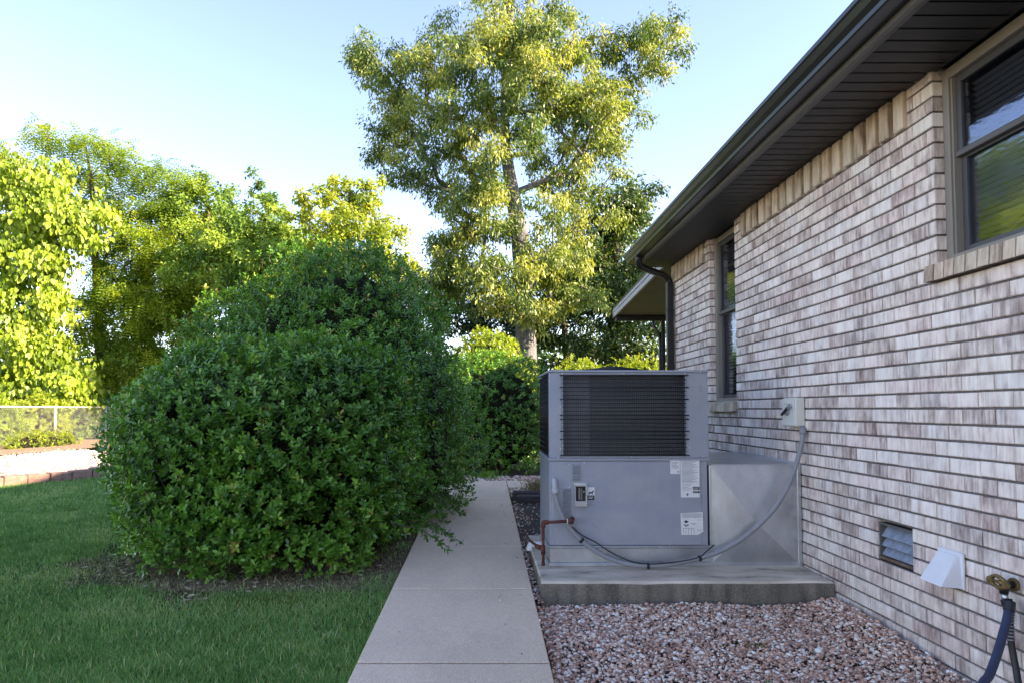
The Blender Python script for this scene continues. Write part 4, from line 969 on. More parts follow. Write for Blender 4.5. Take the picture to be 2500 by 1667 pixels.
def holly(base, ells, n, lab, L=0.05, W=0.024, k=8, single=0, group=None, lump=0.10, extra=None, inner=0.26, name='holly_shrub', m='holly', light=None, shape=LEAF6):
    o = empty(name, (base[0], base[1], gz(base[1]))); tag(o, lab, 'shrub', group)
    P, N = shell(ells, n, lump)
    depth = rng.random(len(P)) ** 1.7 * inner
    P = P - N * depth[:, None]
    out = depth < 0.03
    P[out] += N[out] * (rng.random((out.sum(), 1)) ** 5 * 0.09)
    A = unit(N * 0.75 + np.array([0, 0, 0.75]) + rng.normal(0, 0.33, P.shape))
    rb = np.clip(0.55 - depth / inner * 0.45 + rng.normal(0, 0.13, len(P)) + 0.28 * fbm(P, 1.1, 4.0), 0, 0.85)  # deeper leaves tinted darker, inner shade painted into the leaf colour
    rb[rng.random(len(P)) < 0.04] = 1.1
    hole = (fbm(P, 2.9, 7.7) > 0.36) & (depth < 0.16) & (rng.random(len(P)) < 0.85)
    P, A, rb, depth, N = P[~hole], A[~hole], rb[~hole], depth[~hole], N[~hole]
    if extra is not None:
        P = np.concatenate([P, extra[0]]); A = np.concatenate([A, extra[1]]); rb = np.concatenate([rb, np.full(len(extra[0]), 0.15)])
    a = sprigs(P, A, k, L, W, rbase=rb)
    a[0] = a[0] - np.array(o.location)
    if single:
        wp = a[0] + np.array(o.location)
        face = np.abs(np.sum(unit(a[2]) * unit(wp - np.array([0, 0, CAM_Z])), 1))
        sc = a[3] * face / wp[:, 1] * (0.6 + 0.4 * rng.random(len(wp)))
        dep = np.tile(np.concatenate([depth, np.full(len(P) - len(depth), 9)]), k); sc[dep > 0.02] = 0
        pick = np.argsort(-sc)[:single]
        me = leaves('leaf', np.zeros((1, 3)), np.array([[1.0, 0, 0]]), np.array([[0, 0, 1.0]]), 1.0, 0.48, np.array([0.0]), m, LEAF6)
        me.attributes.remove(me.attributes['rnd'])
        for i in pick:
            D = Vector(a[1][i]).normalized(); Nn = Vector(a[2][i]); Nn = (Nn - D * Nn.dot(D)).normalized(); B = Nn.cross(D)
            lf = bpy.data.objects.new('leaf', me); s = a[3][i]
            lf.matrix_local = Matrix.Translation(Vector(a[0][i])) @ Matrix((D, B, Nn)).transposed().to_4x4() @ Matrix.Diagonal((s, s, s, 1))
            link(lf, o)
        keep = np.ones(len(wp), bool); keep[pick] = False; a = [q[keep] for q in a]
    f = link(bpy.data.objects.new('foliage', leaves('foliage', *a, m, shape)), o); tag(f, kind='stuff')
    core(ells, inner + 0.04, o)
    # stems: from the base into the crown
    b = MB()
    for i in range(9):
        t = i * 0.7; c = ells[i % len(ells)]
        e = (c[0][0] + math.cos(t) * c[1][0] * 0.6, c[0][1] + math.sin(t) * c[1][1] * 0.6, c[0][2] + c[1][2] * 0.3)
        s0 = (base[0] + 0.12 * math.cos(t), base[1] + 0.12 * math.sin(t), gz(base[1]) - 0.02)
        b.tube([s0, ((s0[0] + e[0]) / 2, (s0[1] + e[1]) / 2, 0.45 * e[2] + 0.1), e], [0.03, 0.02, 0.008], 6)
    if extra is not None:
        for p in exT: b.tube([Vector(q) for q in p], [0.006, 0.004, 0.0025], 4, False)
    tag(rel(b, o).build('stems', 'twig', o), kind='stuff')
    # bare twigs pushing out of the surface
    b = MB(); pk = np.where(depth < 0.02)[0][:120]
    for i in pk: b.tube([P[i] - A[i] * 0.26, P[i] - A[i] * 0.1 + rng.normal(0, 0.01, 3), P[i]], [0.004, 0.003, 0.002], 4, False)
    tag(rel(b, o).build('twigs', 'twig', o), kind='stuff')
    return o
# low sprays leaning over the sidewalk
exP = []; exA = []; exT = []
for k_ in range(7):
    y_ = 5.0 + 0.28 * k_ + 0.1 * rng.random(); z_ = 0.18 + 0.30 * rng.random(); a_ = np.array([-0.72, y_ + 0.06, z_ + 0.12]); e_ = np.array([-0.30 + 0.14 * rng.random(), y_ - 0.08, z_ - 0.04])
    m_ = (a_ + e_) / 2 + np.array([0, 0, 0.05]); exT.append((a_, m_, e_))
    for t_ in np.linspace(0.35, 1.0, 6):
        p_ = (1 - t_) ** 2 * a_ + 2 * t_ * (1 - t_) * m_ + t_ * t_ * e_; exP.append(p_ + rng.normal(0, 0.012, 3)); exA.append(unit(e_ - m_ + rng.normal(0, 0.10, 3)))
exP = np.array(exP); exA = np.array(exA)
holly((-1.8, 5.8), [((-1.74, 5.80, 0.84), (1.12, 1.12, 0.92), 3.6), ((-1.30, 5.95, 0.98), (0.72, 0.92, 0.84), 2.6), ((-2.60, 6.0, 0.74), (0.52, 0.78, 0.86), 2.6)], 15000,
      'dark green clipped holly shrub in front of the taller one, beside the sidewalk', 0.046, 0.0235, 8, 300, 'holly shrubs along the sidewalk', 0.11, (exP, exA))
holly((-1.65, 7.5), [((-1.62, 7.55, 1.28), (1.28, 1.25, 1.70), 2.5), ((-0.80, 7.3, 1.0), (0.66, 1.2, 1.15), 2.3), ((-2.3, 7.1, 1.42), (0.85, 0.95, 0.98), 2.2), ((-1.5, 6.6, 1.45), (1.0, 0.7, 0.85), 2.2)], 13500,
      'tall rounded holly shrub rising behind the clipped front one', 0.045, 0.0225, 8, 0, 'holly shrubs along the sidewalk', 0.24)
holly((0.2, 11.6), [((0.15, 11.6, 1.05), (1.05, 0.95, 1.15), 2.4), ((-0.65, 11.9, 1.0), (0.8, 0.9, 1.1), 2.3)], 4200,
      'dark holly shrub beyond the end of the sidewalk, left of the air conditioner', 0.058, 0.028, 7, 0, 'holly shrubs along the sidewalk', 0.12, shape=LEAF4)
holly((0.1, 15.2), [((0.05, 15.2, 1.55), (1.0, 0.95, 1.45), 2.1), ((-0.7, 15.6, 1.3), (0.8, 0.8, 1.2), 2.0)], 2600,
      'sunlit yellow green shrub behind the dark holly by the big trunk', 0.09, 0.045, 6, 0, None, 0.14, name='sunlit_shrub', m='maple', shape=LEAF4)
for i, (x, y, rx, h, lab, m) in enumerate([(2.35, 17.0, 1.0, 2.45, 'pale green shrub just left of the patio post, above the air conditioner', 'maple'), (4.1, 17.6, 1.2, 2.6, 'pale green shrub behind the patio post', 'maple'), (1.1, 17.6, 0.55, 2.5, 'slim pale leafy shrub at the foot of the big trunk', 'maple')]):
    holly((x, y), [((x, y, h * 0.5), (rx, 0.9, h * 0.5), 2.2)], 1500, lab, 0.085, 0.04, 6, 0, None, 0.2, name='background_shrub', m=m, shape=LEAF4)

# ornamental grass clump behind the pad
def tuft(name, x, y, n, L, m, lab, cat, spread=0.9, r0=0.06, w=0.006):
    o = empty(name, (x, y, gz(y) - (0.03 if name == 'weed' else 0))); tag(o, lab, cat)
    P = np.stack([rng.normal(0, r0, n), rng.normal(0, r0, n), np.zeros(n)], 1)
    D = unit(np.stack([rng.normal(0, 0.45, n), rng.normal(0, 0.45, n), np.ones(n)], 1)); Ls = L * (0.6 + 0.5 * rng.random(n))
    tip = D + np.array([0, 0, -0.75]) * spread + D * np.array([1, 1, 0]) * 1.0
    rn = rng.random(n)
    N1 = np.cross(D, rng.normal(size=(n, 3))); N1 = unit(N1)
    B = N1
    V = np.stack([P - B * w / 2, P + B * w / 2, P + D * Ls[:, None] * 0.55 + B * w / 2, P + D * Ls[:, None] * 0.55 - B * w / 2, P + D * Ls[:, None] * 0.55 + unit(tip) * Ls[:, None] * 0.45], 1)
    loops = (np.arange(n)[:, None] * 5 + np.array([0, 1, 2, 3, 3, 2, 4])).ravel(); totals = np.tile([4, 3], n); starts = np.concatenate(([0], np.cumsum(totals)[:-1]))
    f = link(bpy.data.objects.new('blades', np_mesh('blades', V.reshape(-1, 3), loops, starts, totals, m, np.repeat(np.clip(rn, .002, 1), 5))), o); return o
tuft('grass_clump', 0.74, 8.75, 420, 0.34, 'straw', 'arching yellowish grass clump behind the landscape timbers', 'grass clump', 0.9, 0.09, 0.008)
tuft('grass_clump', 0.0, 10.35, 240, 0.22, 'holly', 'small dark green grass clump at the end of the sidewalk', 'grass clump', 0.9, 0.12, 0.008)
tuft('weed', 1.50, 2.62, 26, 0.07, 'moss', 'tiny green weed in the gravel near the camera', 'weed', 0.8, 0.012, 0.005)
tuft('weed', 1.46, 3.62, 22, 0.06, 'moss', 'tiny green weed in the gravel just before the pad', 'weed', 0.8, 0.02, 0.005)
tuft('weed', 1.32, 3.18, 14, 0.04, 'moss', 'smallest green weed in the middle of the gravel', 'weed', 0.8, 0.012, 0.004)

# ------------------------------------------------------------------ lawn blades
def edge_x(y):      # right-hand border of the raised bed as seen from the lawn
    return EA.x + (y - EA.y) * ed.x / ed.y
def blades(name, X, Y, L, w, m, rn, lean=0.5):
    n = len(X); Z = gzn(Y) - 0.016
    az = rng.random(n) * 6.283; B = np.stack([np.cos(az), np.sin(az), np.zeros(n)], 1)
    T = np.stack([rng.normal(0, lean, n), rng.normal(0, lean, n), np.ones(n)], 1); T = unit(T) * L[:, None]
    P = np.stack([X, Y, Z], 1)
    V = np.stack([P - B * w[:, None] / 2, P + B * w[:, None] / 2, P + T], 1)
    return np_mesh(name, V.reshape(-1, 3), np.arange(3 * n), np.arange(n) * 3, np.full(n, 3), m, np.repeat(np.clip(rn, .002, 1), 3))
def bare(X, Y):     # worn soil close to the shrub's skirt
    d = np.sqrt(((X + 1.85) / 1.62) ** 2 + ((Y - 5.75) / 1.42) ** 2)
    nz = fbm(np.stack([X, Y, 0 * X], 1), 2.3, 9.0) * 0.22
    return np.clip((0.99 + nz - d) / 0.16, 0, 1)
def lawn_zone(n, ylo, yhi, L, w):
    Y = 1 / (1 / ylo + rng.random(n) * (1 / yhi - 1 / ylo)) if ylo > 0 else rng.random(n)
    X = -0.60 - rng.random(n) * (0.95 * Y + 0.7)
    ok = (X > edge_x(Y) + 0.12) | (Y < 7.6)
    ok &= ~((X > -2.9) & (Y > 5.6) & (Y < 8.8) & (X < -0.9))
    X, Y = X[ok], Y[ok]
    br = bare(X, Y); keep = rng.random(len(X)) > br * 0.93
    X, Y, br = X[keep], Y[keep], br[keep]
    pn = fbm(np.stack([X, Y, 0 * X], 1), 1.3, 2.0); pf = fbm(np.stack([X, Y, 0 * X], 1), 6.0, 5.0)
    rn = np.clip(0.42 + 0.30 * pn + 0.22 * pf + rng.normal(0, 0.20, len(X)) + 0.45 * br * rng.random(len(X)), 0, 0.93)
    rn[rng.random(len(X)) < 0.025 + 0.08 * (pn > 0.28)] = 1.0
    k = 0.75 + 0.5 * rng.random(len(X))
    return X, Y, L * k, np.full(len(X), w) * (0.7 + 0.6 * rng.random(len(X))), rn
z1 = lawn_zone(290000, 2.1, 5.4, 0.031, 0.0055); z2 = lawn_zone(235000, 5.4, 11.5, 0.036, 0.010)
a = [np.concatenate(q) for q in zip(z1, z2)]
tag(sheet('worn_soil', lambda y: (-2.55 + 0.5 * abs(y - 5.2), -0.64), [4.6, 4.66, 4.8, 5.2, 6.0, 7.0], -0.010, 'worn'), 'brown worn soil under the skirt of the clipped holly', None, None, 'structure')
tag(link(bpy.data.objects.new('lawn_grass', blades('lawn_grass', *a[:4], 'grass', a[4]))), 'short dark green lawn grass in the shade left of the sidewalk', 'grass', None, 'stuff')
n = 22000; X = -0.7 - 3.2 * rng.random(n); Y = 4.05 + 1.6 * rng.random(n); br = bare(X, Y); ok = rng.random(n) < br * 0.8; X, Y = X[ok], Y[ok]
tag(link(bpy.data.objects.new('dry_thatch', blades('dry_thatch', X, Y, 0.03 + 0.02 * rng.random(len(X)), np.full(len(X), 0.0045), 'straw', rng.random(len(X)), 1.6))), 'dry brown thatch in the worn strip before the clipped holly', 'thatch', None, 'stuff')
n = 5200; X = -1.42 + 0.17 * rng.normal(size=n); Y = 4.40 + 0.09 * rng.normal(size=n)
tag(link(bpy.data.objects.new('moss_patch', blades('moss_patch', X, Y, np.full(n, 0.022), np.full(n, 0.006), 'moss', rng.random(n), 0.9))), 'bright yellow green moss patch at the foot of the clipped holly', 'moss', None, 'stuff')
me = leaves('fallen_leaf', np.array([[0, 0, 0.0]]), np.array([[1.0, 0.2, 0.1]]), np.array([[0, 0.2, 1.0]]), 0.13, 0.06, np.array([0.5]), 'dead_leaf', LEAF6)
o = link(bpy.data.objects.new('fallen_leaf', me)); o.location = (-4.55, 7.35, gz(7.35) + 0.05); tag(o, 'pale dry leaf lying alone on the lawn', 'leaf')
n = 7000; Y = 1 / (1 / 2.4 + rng.random(n) * (1 / 10.5 - 1 / 2.4)); X = -0.58 - rng.random(n) * 0.8 * Y; ok = ((X > edge_x(Y) + 0.12) | (Y < 7.6)) & ~((X > -2.9) & (Y > 5.0) & (X < -0.7)); X, Y = X[ok], Y[ok]
tag(link(bpy.data.objects.new('stray_grass', blades('stray_grass', X, Y, 0.045 + 0.03 * rng.random(len(X)), np.full(len(X), 0.006), 'grass', 0.55 + 0.5 * rng.random(len(X)), 0.9))), 'longer stray grass blades and clippings across the lawn', 'grass', None, 'stuff')
n = 520; X = -0.75 - 2.6 * rng.random(n); Y = 4.35 + 1.1 * rng.random(n); ok = rng.random(n) < bare(X, Y) + 0.04; X, Y = X[ok], Y[ok]; n = len(X)
tag(link(bpy.data.objects.new('leaf_litter', leaves('leaf_litter', np.stack([X, Y, gzn(Y) + 0.006], 1), np.concatenate([rng.normal(size=(n, 2)), 0.15 * rng.normal(size=(n, 1))], 1), np.stack([0.3 * rng.normal(size=n), 0.3 * rng.normal(size=n), np.ones(n)], 1), 0.045 + 0.02 * rng.random(n), 0.024, rng.random(n), 'straw', LEAF6))), 'dry fallen leaves scattered under the clipped holly', 'leaf litter', None, 'stuff')
n = 60; Xg = 0.315 - 0.22 * rng.random(n) ** 2.5; Yg = 2.4 + 5.5 * rng.random(n)
tag(stones('stray_stones', Xg, Yg, np.full(n, 0.040), 0.006 + 0.012 * rng.random(n) ** 2, 'gravel'), 'few small stones spilled on the sidewalk edge', 'gravel', None, 'stuff')
# grass in the sunny ground behind the shrubs
n = 26000; X = -13 + 26 * rng.random(n); Y = 11.8 + 14 * rng.random(n); ok = (X > -4.8) | (Y < 7); ok &= ~((X > 2.0) & (Y < 12)); X, Y = X[ok], Y[ok]
tag(link(bpy.data.objects.new('far_grass', blades('far_grass', X, Y, np.full(len(X), 0.11), np.full(len(X), 0.03), 'grass', rng.random(len(X)) * 0.9))), 'rough grass on the ground behind the shrubs', 'grass', None, 'stuff')

# ------------------------------------------------------------------ trees
def px(u, v, Y): return np.array([(u * 1.0629 - 1184) * Y / 1640, Y, CAM_Z + (999 - v * 1.0629) * Y / 1640])
def blob(c, r, k, j=0.35):
    """k clump centres through an ellipsoid, more near its surface"""
    d = unit(rng.normal(size=(k, 3))); s = (0.35 + 0.65 * rng.random(k) ** 0.6)[:, None]
    return np.array(c) + d * s * np.array(r) + rng.normal(0, j, (k, 3)) * 0.3
def grow(trunk, radii, C, tip_r=0.012, reach=1.0):
    """connect clump centres C to a trunk; returns segments [(a, b, ra, rb)], trunk index split"""
    pos = [np.array(p, float) for p in trunk]; par = [-1] + list(range(len(trunk) - 1)); cnt = [0] * len(trunk)
    order = np.argsort([min(np.linalg.norm(c - p) for p in pos) for c in C])
    for i in order:
        c = C[i]; A = np.array(pos)
        dv = c - A; d = np.linalg.norm(dv, axis=1); cost = d * (1 + 0.9 * np.clip(-dv[:, 2] / (d + 1e-6) + 0.1, 0, 1)) + 0.02 * np.arange(len(A)) * 0
        cost[:max(1, len(trunk) // 3)] += 2.5
        j = int(np.argmin(cost)); a = A[j]; L = np.linalg.norm(c - a); k = max(1, int(L / 0.9)); p = j
        for s in range(1, k + 1):
            t = s / k; q = a + (c - a) * t + np.array([0, 0, 0.10 * L * math.sin(math.pi * t)]) + (rng.normal(0, 0.05 * L / k, 3) if s < k else 0)
            pos.append(q); par.append(p); cnt.append(0); p = len(pos) - 1
        cnt[p] += 1
    for i in range(len(pos) - 1, 0, -1): cnt[par[i]] += max(cnt[i], 1) if i >= len(trunk) or True else 0
    nt = len(trunk); rad = [tip_r * max(c, 1) ** 0.52 for c in cnt]
    for i in range(nt): rad[i] = radii[i]
    for i in range(nt, len(pos)): rad[i] = min(rad[i], rad[par[i]] * (0.42 if par[i] < nt else 0.9))
    return pos, par, rad, nt
def tree(name, lab, trunk, radii, C, leaf_fn, bark='bark', tip_r=0.012, cat='tree', group=None, sides=6):
    o = empty(name, tuple(trunk[0])); tag(o, lab, cat, group)
    pos, par, rad, nt = grow(trunk, radii, C, tip_r)
    base = np.array(trunk[0])
    b = MB(); b.tube(crom([Vector(p - base) for p in pos[:nt]], 4), [float(x) for x in np.interp(np.linspace(0, nt - 1, 4 * (nt - 1) + 1), range(nt), rad[:nt])], 14, False); b.build('trunk', bark, o)
    b = MB()
    for i in range(nt, len(pos)):
        ra = min(rad[par[i]], rad[i] * 1.5)
        b.tube([Vector(pos[par[i]] - base), Vector(pos[i] - base)], [ra, rad[i]], 6 if rad[i] > 0.04 else 4, False)
    tag(b.build('branches', bark, o), kind='stuff')
    a = leaf_fn(C); a[0] = a[0] - base
    m, shape = a[6], a[7]
    link(bpy.data.objects.new('crown', leaves('crown', *a[:6], m, shape)), o)
    return o
def leafcloud(C, k, r, L, W, m, droop=0.6, shape=LEAF4, rmean=0.5, flat=0.75, cvar=0.18):
    """k leaves round each clump centre, gathered on short twigs"""
    n = len(C); T = 7; r = np.broadcast_to(np.asarray(r, float), (n,)); r3 = r[:, None, None]; r4 = r[:, None, None, None]
    tw = C[:, None] + unit(rng.normal(size=(n, T, 3))) * np.array([1, 1, flat]) * (r3 * (0.25 + 0.75 * rng.random((n, T, 1))))
    kk = max(1, k // T)
    P = (tw[:, :, None] + rng.normal(0, 1, (n, T, kk, 3)) * np.array([1, 1, 0.8]) * r4 * 0.24)
    ctr = np.broadcast_to(C[:, None, None], P.shape).reshape(-1, 3); P = P.reshape(-1, 3); N0 = len(P)
    cv = np.repeat(rng.normal(0, cvar, n), T * kk)
    kp = rng.random(N0) < np.repeat((r / r.max()) ** 1.1, T * kk); ctr, P, cv = ctr[kp], P[kp], cv[kp]; N0 = len(P)
    D = unit(unit(P - ctr) * 0.5 + rng.normal(0, 0.55, P.shape) + np.array([0, 0, -droop]))
    Nn = unit(rng.normal(0, 0.6, P.shape) + np.array([0, -0.25, 0.7]) + 0.4 * unit(P - ctr))
    sc = 0.7 + 0.6 * rng.random(N0)
    rn = np.clip(rmean + cv + rng.normal(0, 0.15, N0), 0.002, 1)
    return [P, D, Nn, L * sc, W * sc, rn, m, shape]

# --- the big oak-like tree
YB = 24.0
tr = [px(1209, 860, YB), px(1208, 780, YB), px(1206, 700, YB), px(1200, 610, YB), px(1192, 520, YB), px(1178, 440, YB), px(1165, 350, YB), px(1160, 250, YB), px(1165, 130, YB), px(1175, 20, YB), px(1180, -90, YB)]
tr[0][2] = gz(24) - 0.1
trr = [0.46, 0.37, 0.34, 0.33, 0.31, 0.26, 0.20, 0.16, 0.13, 0.10, 0.06]
Cs = []
for (u, v, ru, rv, k, dy) in [(860, 130, 70, 42, 13, 0.5), (820, 120, 40, 35, 5, 0), (950, 170, 90, 60, 18, -0.3), (930, 280, 65, 65, 14, 0.3), (940, 370, 60, 45, 10, -0.2), (1030, 110, 75, 75, 18, 0.2), (1090, 230, 90, 90, 20, -1.6), (1150, 60, 100, 70, 20, -1.0), (1170, -40, 110, 60, 16, 0),
                         (1270, 60, 90, 80, 20, 0), (1300, 170, 90, 80, 20, -0.8), (1420, 110, 90, 60, 16, 0.3), (1520, 55, 65, 45, 12, 0.5), (1530, 110, 50, 40, 8, 0), (1440, 200, 75, 55, 13, 0.8), (1430, 280, 75, 45, 12, 0.2), (1330, 290, 80, 70, 16, -0.8), (1380, 350, 70, 40, 10, 0.4),
                         (1060, 330, 80, 60, 14, -1.4), (1090, 430, 70, 50, 12, -1.0), (1020, 440, 50, 40, 7, 0.5), (1320, 420, 70, 60, 12, 0.5), (1270, 350, 60, 60, 9, 1.2), (1200, 160, 90, 100, 18, -1.9), (1230, 270, 80, 70, 10, 1.8), (1060, 520, 55, 50, 9, -0.4), (1080, 620, 70, 45, 11, -0.8), (1030, 580, 40, 40, 5, 0), (1130, 690, 75, 40, 8, -1.4), (1290, 640, 70, 60, 11, -0.8), (1310, 540, 55, 60, 9, 0.4), (1250, 700, 60, 35, 6, -1.2), (1180, 640, 70, 30, 5, -1.8), (1180, 330, 60, 60, 5, -2.2), (1130, 420, 50, 50, 6, -1.6), (1250, 470, 45, 60, 5, -1.4), (1120, 560, 50, 50, 5, -1.2), (1260, 560, 50, 50, 6, -1.0), (1120, 130, 90, 80, 14, -1.8), (1230, 110, 90, 90, 14, -1.8), (1000, 260, 60, 80, 10, -1.0), (1360, 220, 70, 80, 10, -1.2), (1150, 700, 60, 30, 3, -2), (890, 330, 40, 70, 9, 0.4), (880, 230, 40, 50, 6, 0.2), (1380, 480, 60, 40, 6, 0.6), (1060, 560, 70, 60, 10, -0.6), (1020, 640, 60, 50, 8, 0), (1280, 600, 80, 60, 10, -1), (1330, 680, 70, 50, 8, -0.5), (1120, 640, 60, 40, 6, -1.4), (1150, 480, 40, 40, 4, -1.8)]:
    c = px(u, v, YB + 1.6 * dy); s = YB * 1.0629 / 1640
    Cs.append(blob(c, (ru * s, 1.25, rv * s), k))
C = np.concatenate(Cs)
tree('oak_tree', 'tall grey barked tree with yellow green crown in the middle of the sky', tr, trr, C,
     lambda C: leafcloud(C, 210, 0.54, 0.155, 0.055, 'oak', 1.0, LEAF4, 0.52, 0.75, 0.32), 'bark', 0.016)

# --- woodland trees behind: (pixel clumps) name, label, depth, trunk pixels, blobs
def wood(name, lab, Y, tb, tt, r0, blobs, k, rleaf, L, W_, m, droop=0.5, rmean=0.5, bark='bark_dark', shape=LEAF4, dyr=1.3):
    a = px(tb[0], tb[1], Y); a[2] = gz(Y) - 0.1; e = px(tt[0], tt[1], Y)
    T = [a + (e - a) * t + np.array([0.12 * math.sin(5 * t + Y), 0, 0]) * (0 < t < 1) for t in (0, 0.25, 0.5, 0.75, 1)]
    s = Y * 1.0629 / 1640
    C = np.concatenate([blob(px(u, v, Y + dy), (ru * s, dyr, rv * s), kk) for (u, v, ru, rv, kk, dy) in blobs])
    rr = rleaf * np.concatenate([np.full(kk, min(max(min(ru, rv) / 48, 0.42), 1.0)) for (u, v, ru, rv, kk, dy) in blobs])
    ok = C[:, 2] > gz(Y) + 0.3; C = C[ok]; rr = rr[ok]
    return tree(name, lab, T, [r0, r0 * 0.85, r0 * 0.7, r0 * 0.5, r0 * 0.25], C, lambda C: leafcloud(C, k, rr, L, W_, m, droop, shape, rmean, 0.75, 0.26), bark, 0.010, 'tree', 'woodland trees around the yard')
wood('woodland_tree', 'dark leafy tree right of the big trunk, above the patio roof', 28, (1400, 900), (1420, 470), 0.22, [(1420, 480, 70, 50, 14, 0), (1480, 470, 50, 50, 10, 0), (1360, 560, 80, 60, 16, 0.5), (1450, 580, 80, 60, 16, -0.5), (1400, 690, 100, 60, 18, 0), (1300, 700, 60, 60, 10, 1), (1420, 790, 110, 50, 16, 0), (1360, 640, 80, 60, 12, -0.6), (1480, 680, 70, 70, 12, -0.6), (1440, 520, 60, 50, 10, 0.6), (1320, 620, 60, 60, 9, 0.6)], 280, 0.66, 0.17, 0.085, 'darkleaf', 0.6, 0.5)
wood('woodland_tree', 'dark leafy tree low behind the big trunk and the patio', 31, (1300, 900), (1290, 600), 0.2, [(1290, 620, 60, 60, 10, 0), (1250, 740, 80, 70, 14, 0), (1340, 780, 90, 60, 16, 0), (1180, 760, 70, 60, 10, 0.5), (1450, 720, 80, 90, 14, 1), (1530, 640, 70, 80, 12, 1)], 230, 0.75, 0.19, 0.09, 'darkleaf', 0.5, 0.4)
wood('woodland_tree', 'low dusky tree between the tall holly and the big trunk', 30, (1010, 900), (1000, 640), 0.16, [(1000, 660, 60, 50, 12, 0), (1050, 730, 70, 50, 14, 0), (960, 720, 60, 60, 12, 0), (1110, 720, 50, 50, 10, 1), (930, 620, 40, 40, 6, 0.5)], 210, 0.62, 0.16, 0.08, 'darkleaf', 0.5, 0.5)
wood('woodland_tree', 'yellow green tree with spiky top just left of the open sky', 19, (800, 900), (800, 430), 0.18, [(765, 425, 14, 26, 5, 0), (735, 440, 14, 22, 4, 0), (800, 440, 16, 30, 5, 0), (835, 455, 30, 30, 7, 0), (700, 455, 12, 30, 5, 0), (690, 500, 24, 30, 5, 0), (770, 480, 50, 24, 8, 0), (870, 520, 45, 50, 9, 0), (790, 510, 70, 40, 14, -0.5), (740, 560, 70, 40, 14, 0), (820, 590, 80, 50, 16, -0.5), (900, 610, 50, 40, 8, 0), (860, 430, 20, 22, 3, 0), (700, 640, 70, 50, 10, 0)], 250, 0.42, 0.105, 0.06, 'maple', 0.4, 0.6, dyr=0.9)
wood('woodland_tree', 'mid green tree with a single pointed leader left of the spiky tree', 20.5, (600, 900), (602, 500), 0.18, [(588, 408, 9, 16, 3, 0), (592, 435, 16, 18, 4, 0), (612, 470, 26, 24, 6, 0), (530, 470, 12, 26, 4, 0), (560, 480, 18, 24, 4, 0), (650, 480, 20, 24, 4, 0), (560, 500, 60, 40, 11, 0), (640, 520, 50, 40, 9, 0), (520, 560, 60, 50, 12, -0.3), (600, 600, 70, 50, 14, -0.5), (660, 620, 60, 50, 11, 0), (540, 660, 80, 50, 14, 0), (440, 600, 60, 70, 12, 0.4), (620, 700, 80, 50, 12, 0)], 250, 0.46, 0.11, 0.06, 'woods', 0.4, 0.5, dyr=1.0)
wood('woodland_tree', 'green tree directly behind the feathery tree, beyond the fence', 22.5, (460, 900), (470, 470), 0.18, [(470, 450, 45, 40, 9, 0), (430, 500, 60, 50, 11, 0), (500, 540, 50, 50, 10, 0), (440, 620, 70, 60, 13, 0), (400, 720, 80, 60, 13, 0), (480, 740, 80, 60, 13, 0), (330, 820, 90, 60, 12, 0)], 240, 0.52, 0.125, 0.068, 'woods', 0.5, 0.55)
wood('woodland_tree', 'distant green tree closing the gap behind the holly shrubs', 33, (720, 900), (720, 600), 0.2, [(520, 560, 80, 50, 12, 0), (640, 570, 80, 50, 12, 0), (740, 590, 70, 40, 10, 0), (450, 600, 80, 50, 10, 0), (880, 640, 60, 40, 8, 0), (700, 660, 90, 60, 14, 0), (600, 720, 100, 60, 14, 0), (820, 690, 90, 60, 14, 0), (900, 760, 90, 50, 12, 0), (480, 760, 100, 70, 14, 0), (320, 700, 120, 90, 16, 0)], 210, 0.85, 0.19, 0.10, 'woods', 0.4, 0.45)
wood('woodland_tree', 'leafy bough of a tree at the far left edge of the picture', 20, (-130, 900), (-60, 380), 0.15, [(-25, 335, 38, 26, 7, 0), (-90, 360, 60, 50, 10, 0), (-110, 480, 70, 70, 12, 0), (-120, 620, 70, 70, 12, 0)], 220, 0.42, 0.13, 0.07, 'locust', 0.5, 0.6)

for (x, y, h, rx, lab, m) in [(-9.8, 27.0, 3.6, 2.0, 'leafy thicket behind the feathery tree, right of the fence posts', 'maple'), (-13.5, 25.0, 3.4, 2.0, 'leafy thicket behind the fence below the feathery tree', 'woods'), (-6.5, 29.0, 3.6, 2.2, 'green thicket hidden low behind the tall holly', 'woods'), (6.5, 27.0, 3.6, 2.4, 'dark thicket behind the patio posts', 'darkleaf'), (3.0, 30.0, 3.4, 2.2, 'dark thicket behind the big trunk', 'darkleaf'), (-1.5, 30.0, 3.2, 2.2, 'dark thicket left of the big trunk', 'darkleaf')]:
    holly((x, y), [((x, y, h * 0.5), (rx, 1.4, h * 0.52), 2.2)], 2200, lab, 0.15, 0.08, 5, 0, 'thickets in the wood', 0.4, name='thicket', m=m, shape=LEAF4, inner=0.5)
C = np.stack([rng.uniform(-75, 60, 700), rng.uniform(52, 60, 700), 0.3 + 6.5 * rng.random(700) ** 1.3], 1)
C[:, 2] *= 0.75 + 0.4 * np.sin(C[:, 0] * 0.35)
a = leafcloud(C, 56, 1.7, 0.6, 0.34, 'darkleaf', 0.4, LEAF4, 0.5)
tag(link(bpy.data.objects.new('distant_woods', leaves('distant_woods', *a[:6], 'darkleaf', LEAF4))), 'distant dark woods along the horizon behind the trees', 'woods', None, 'stuff')
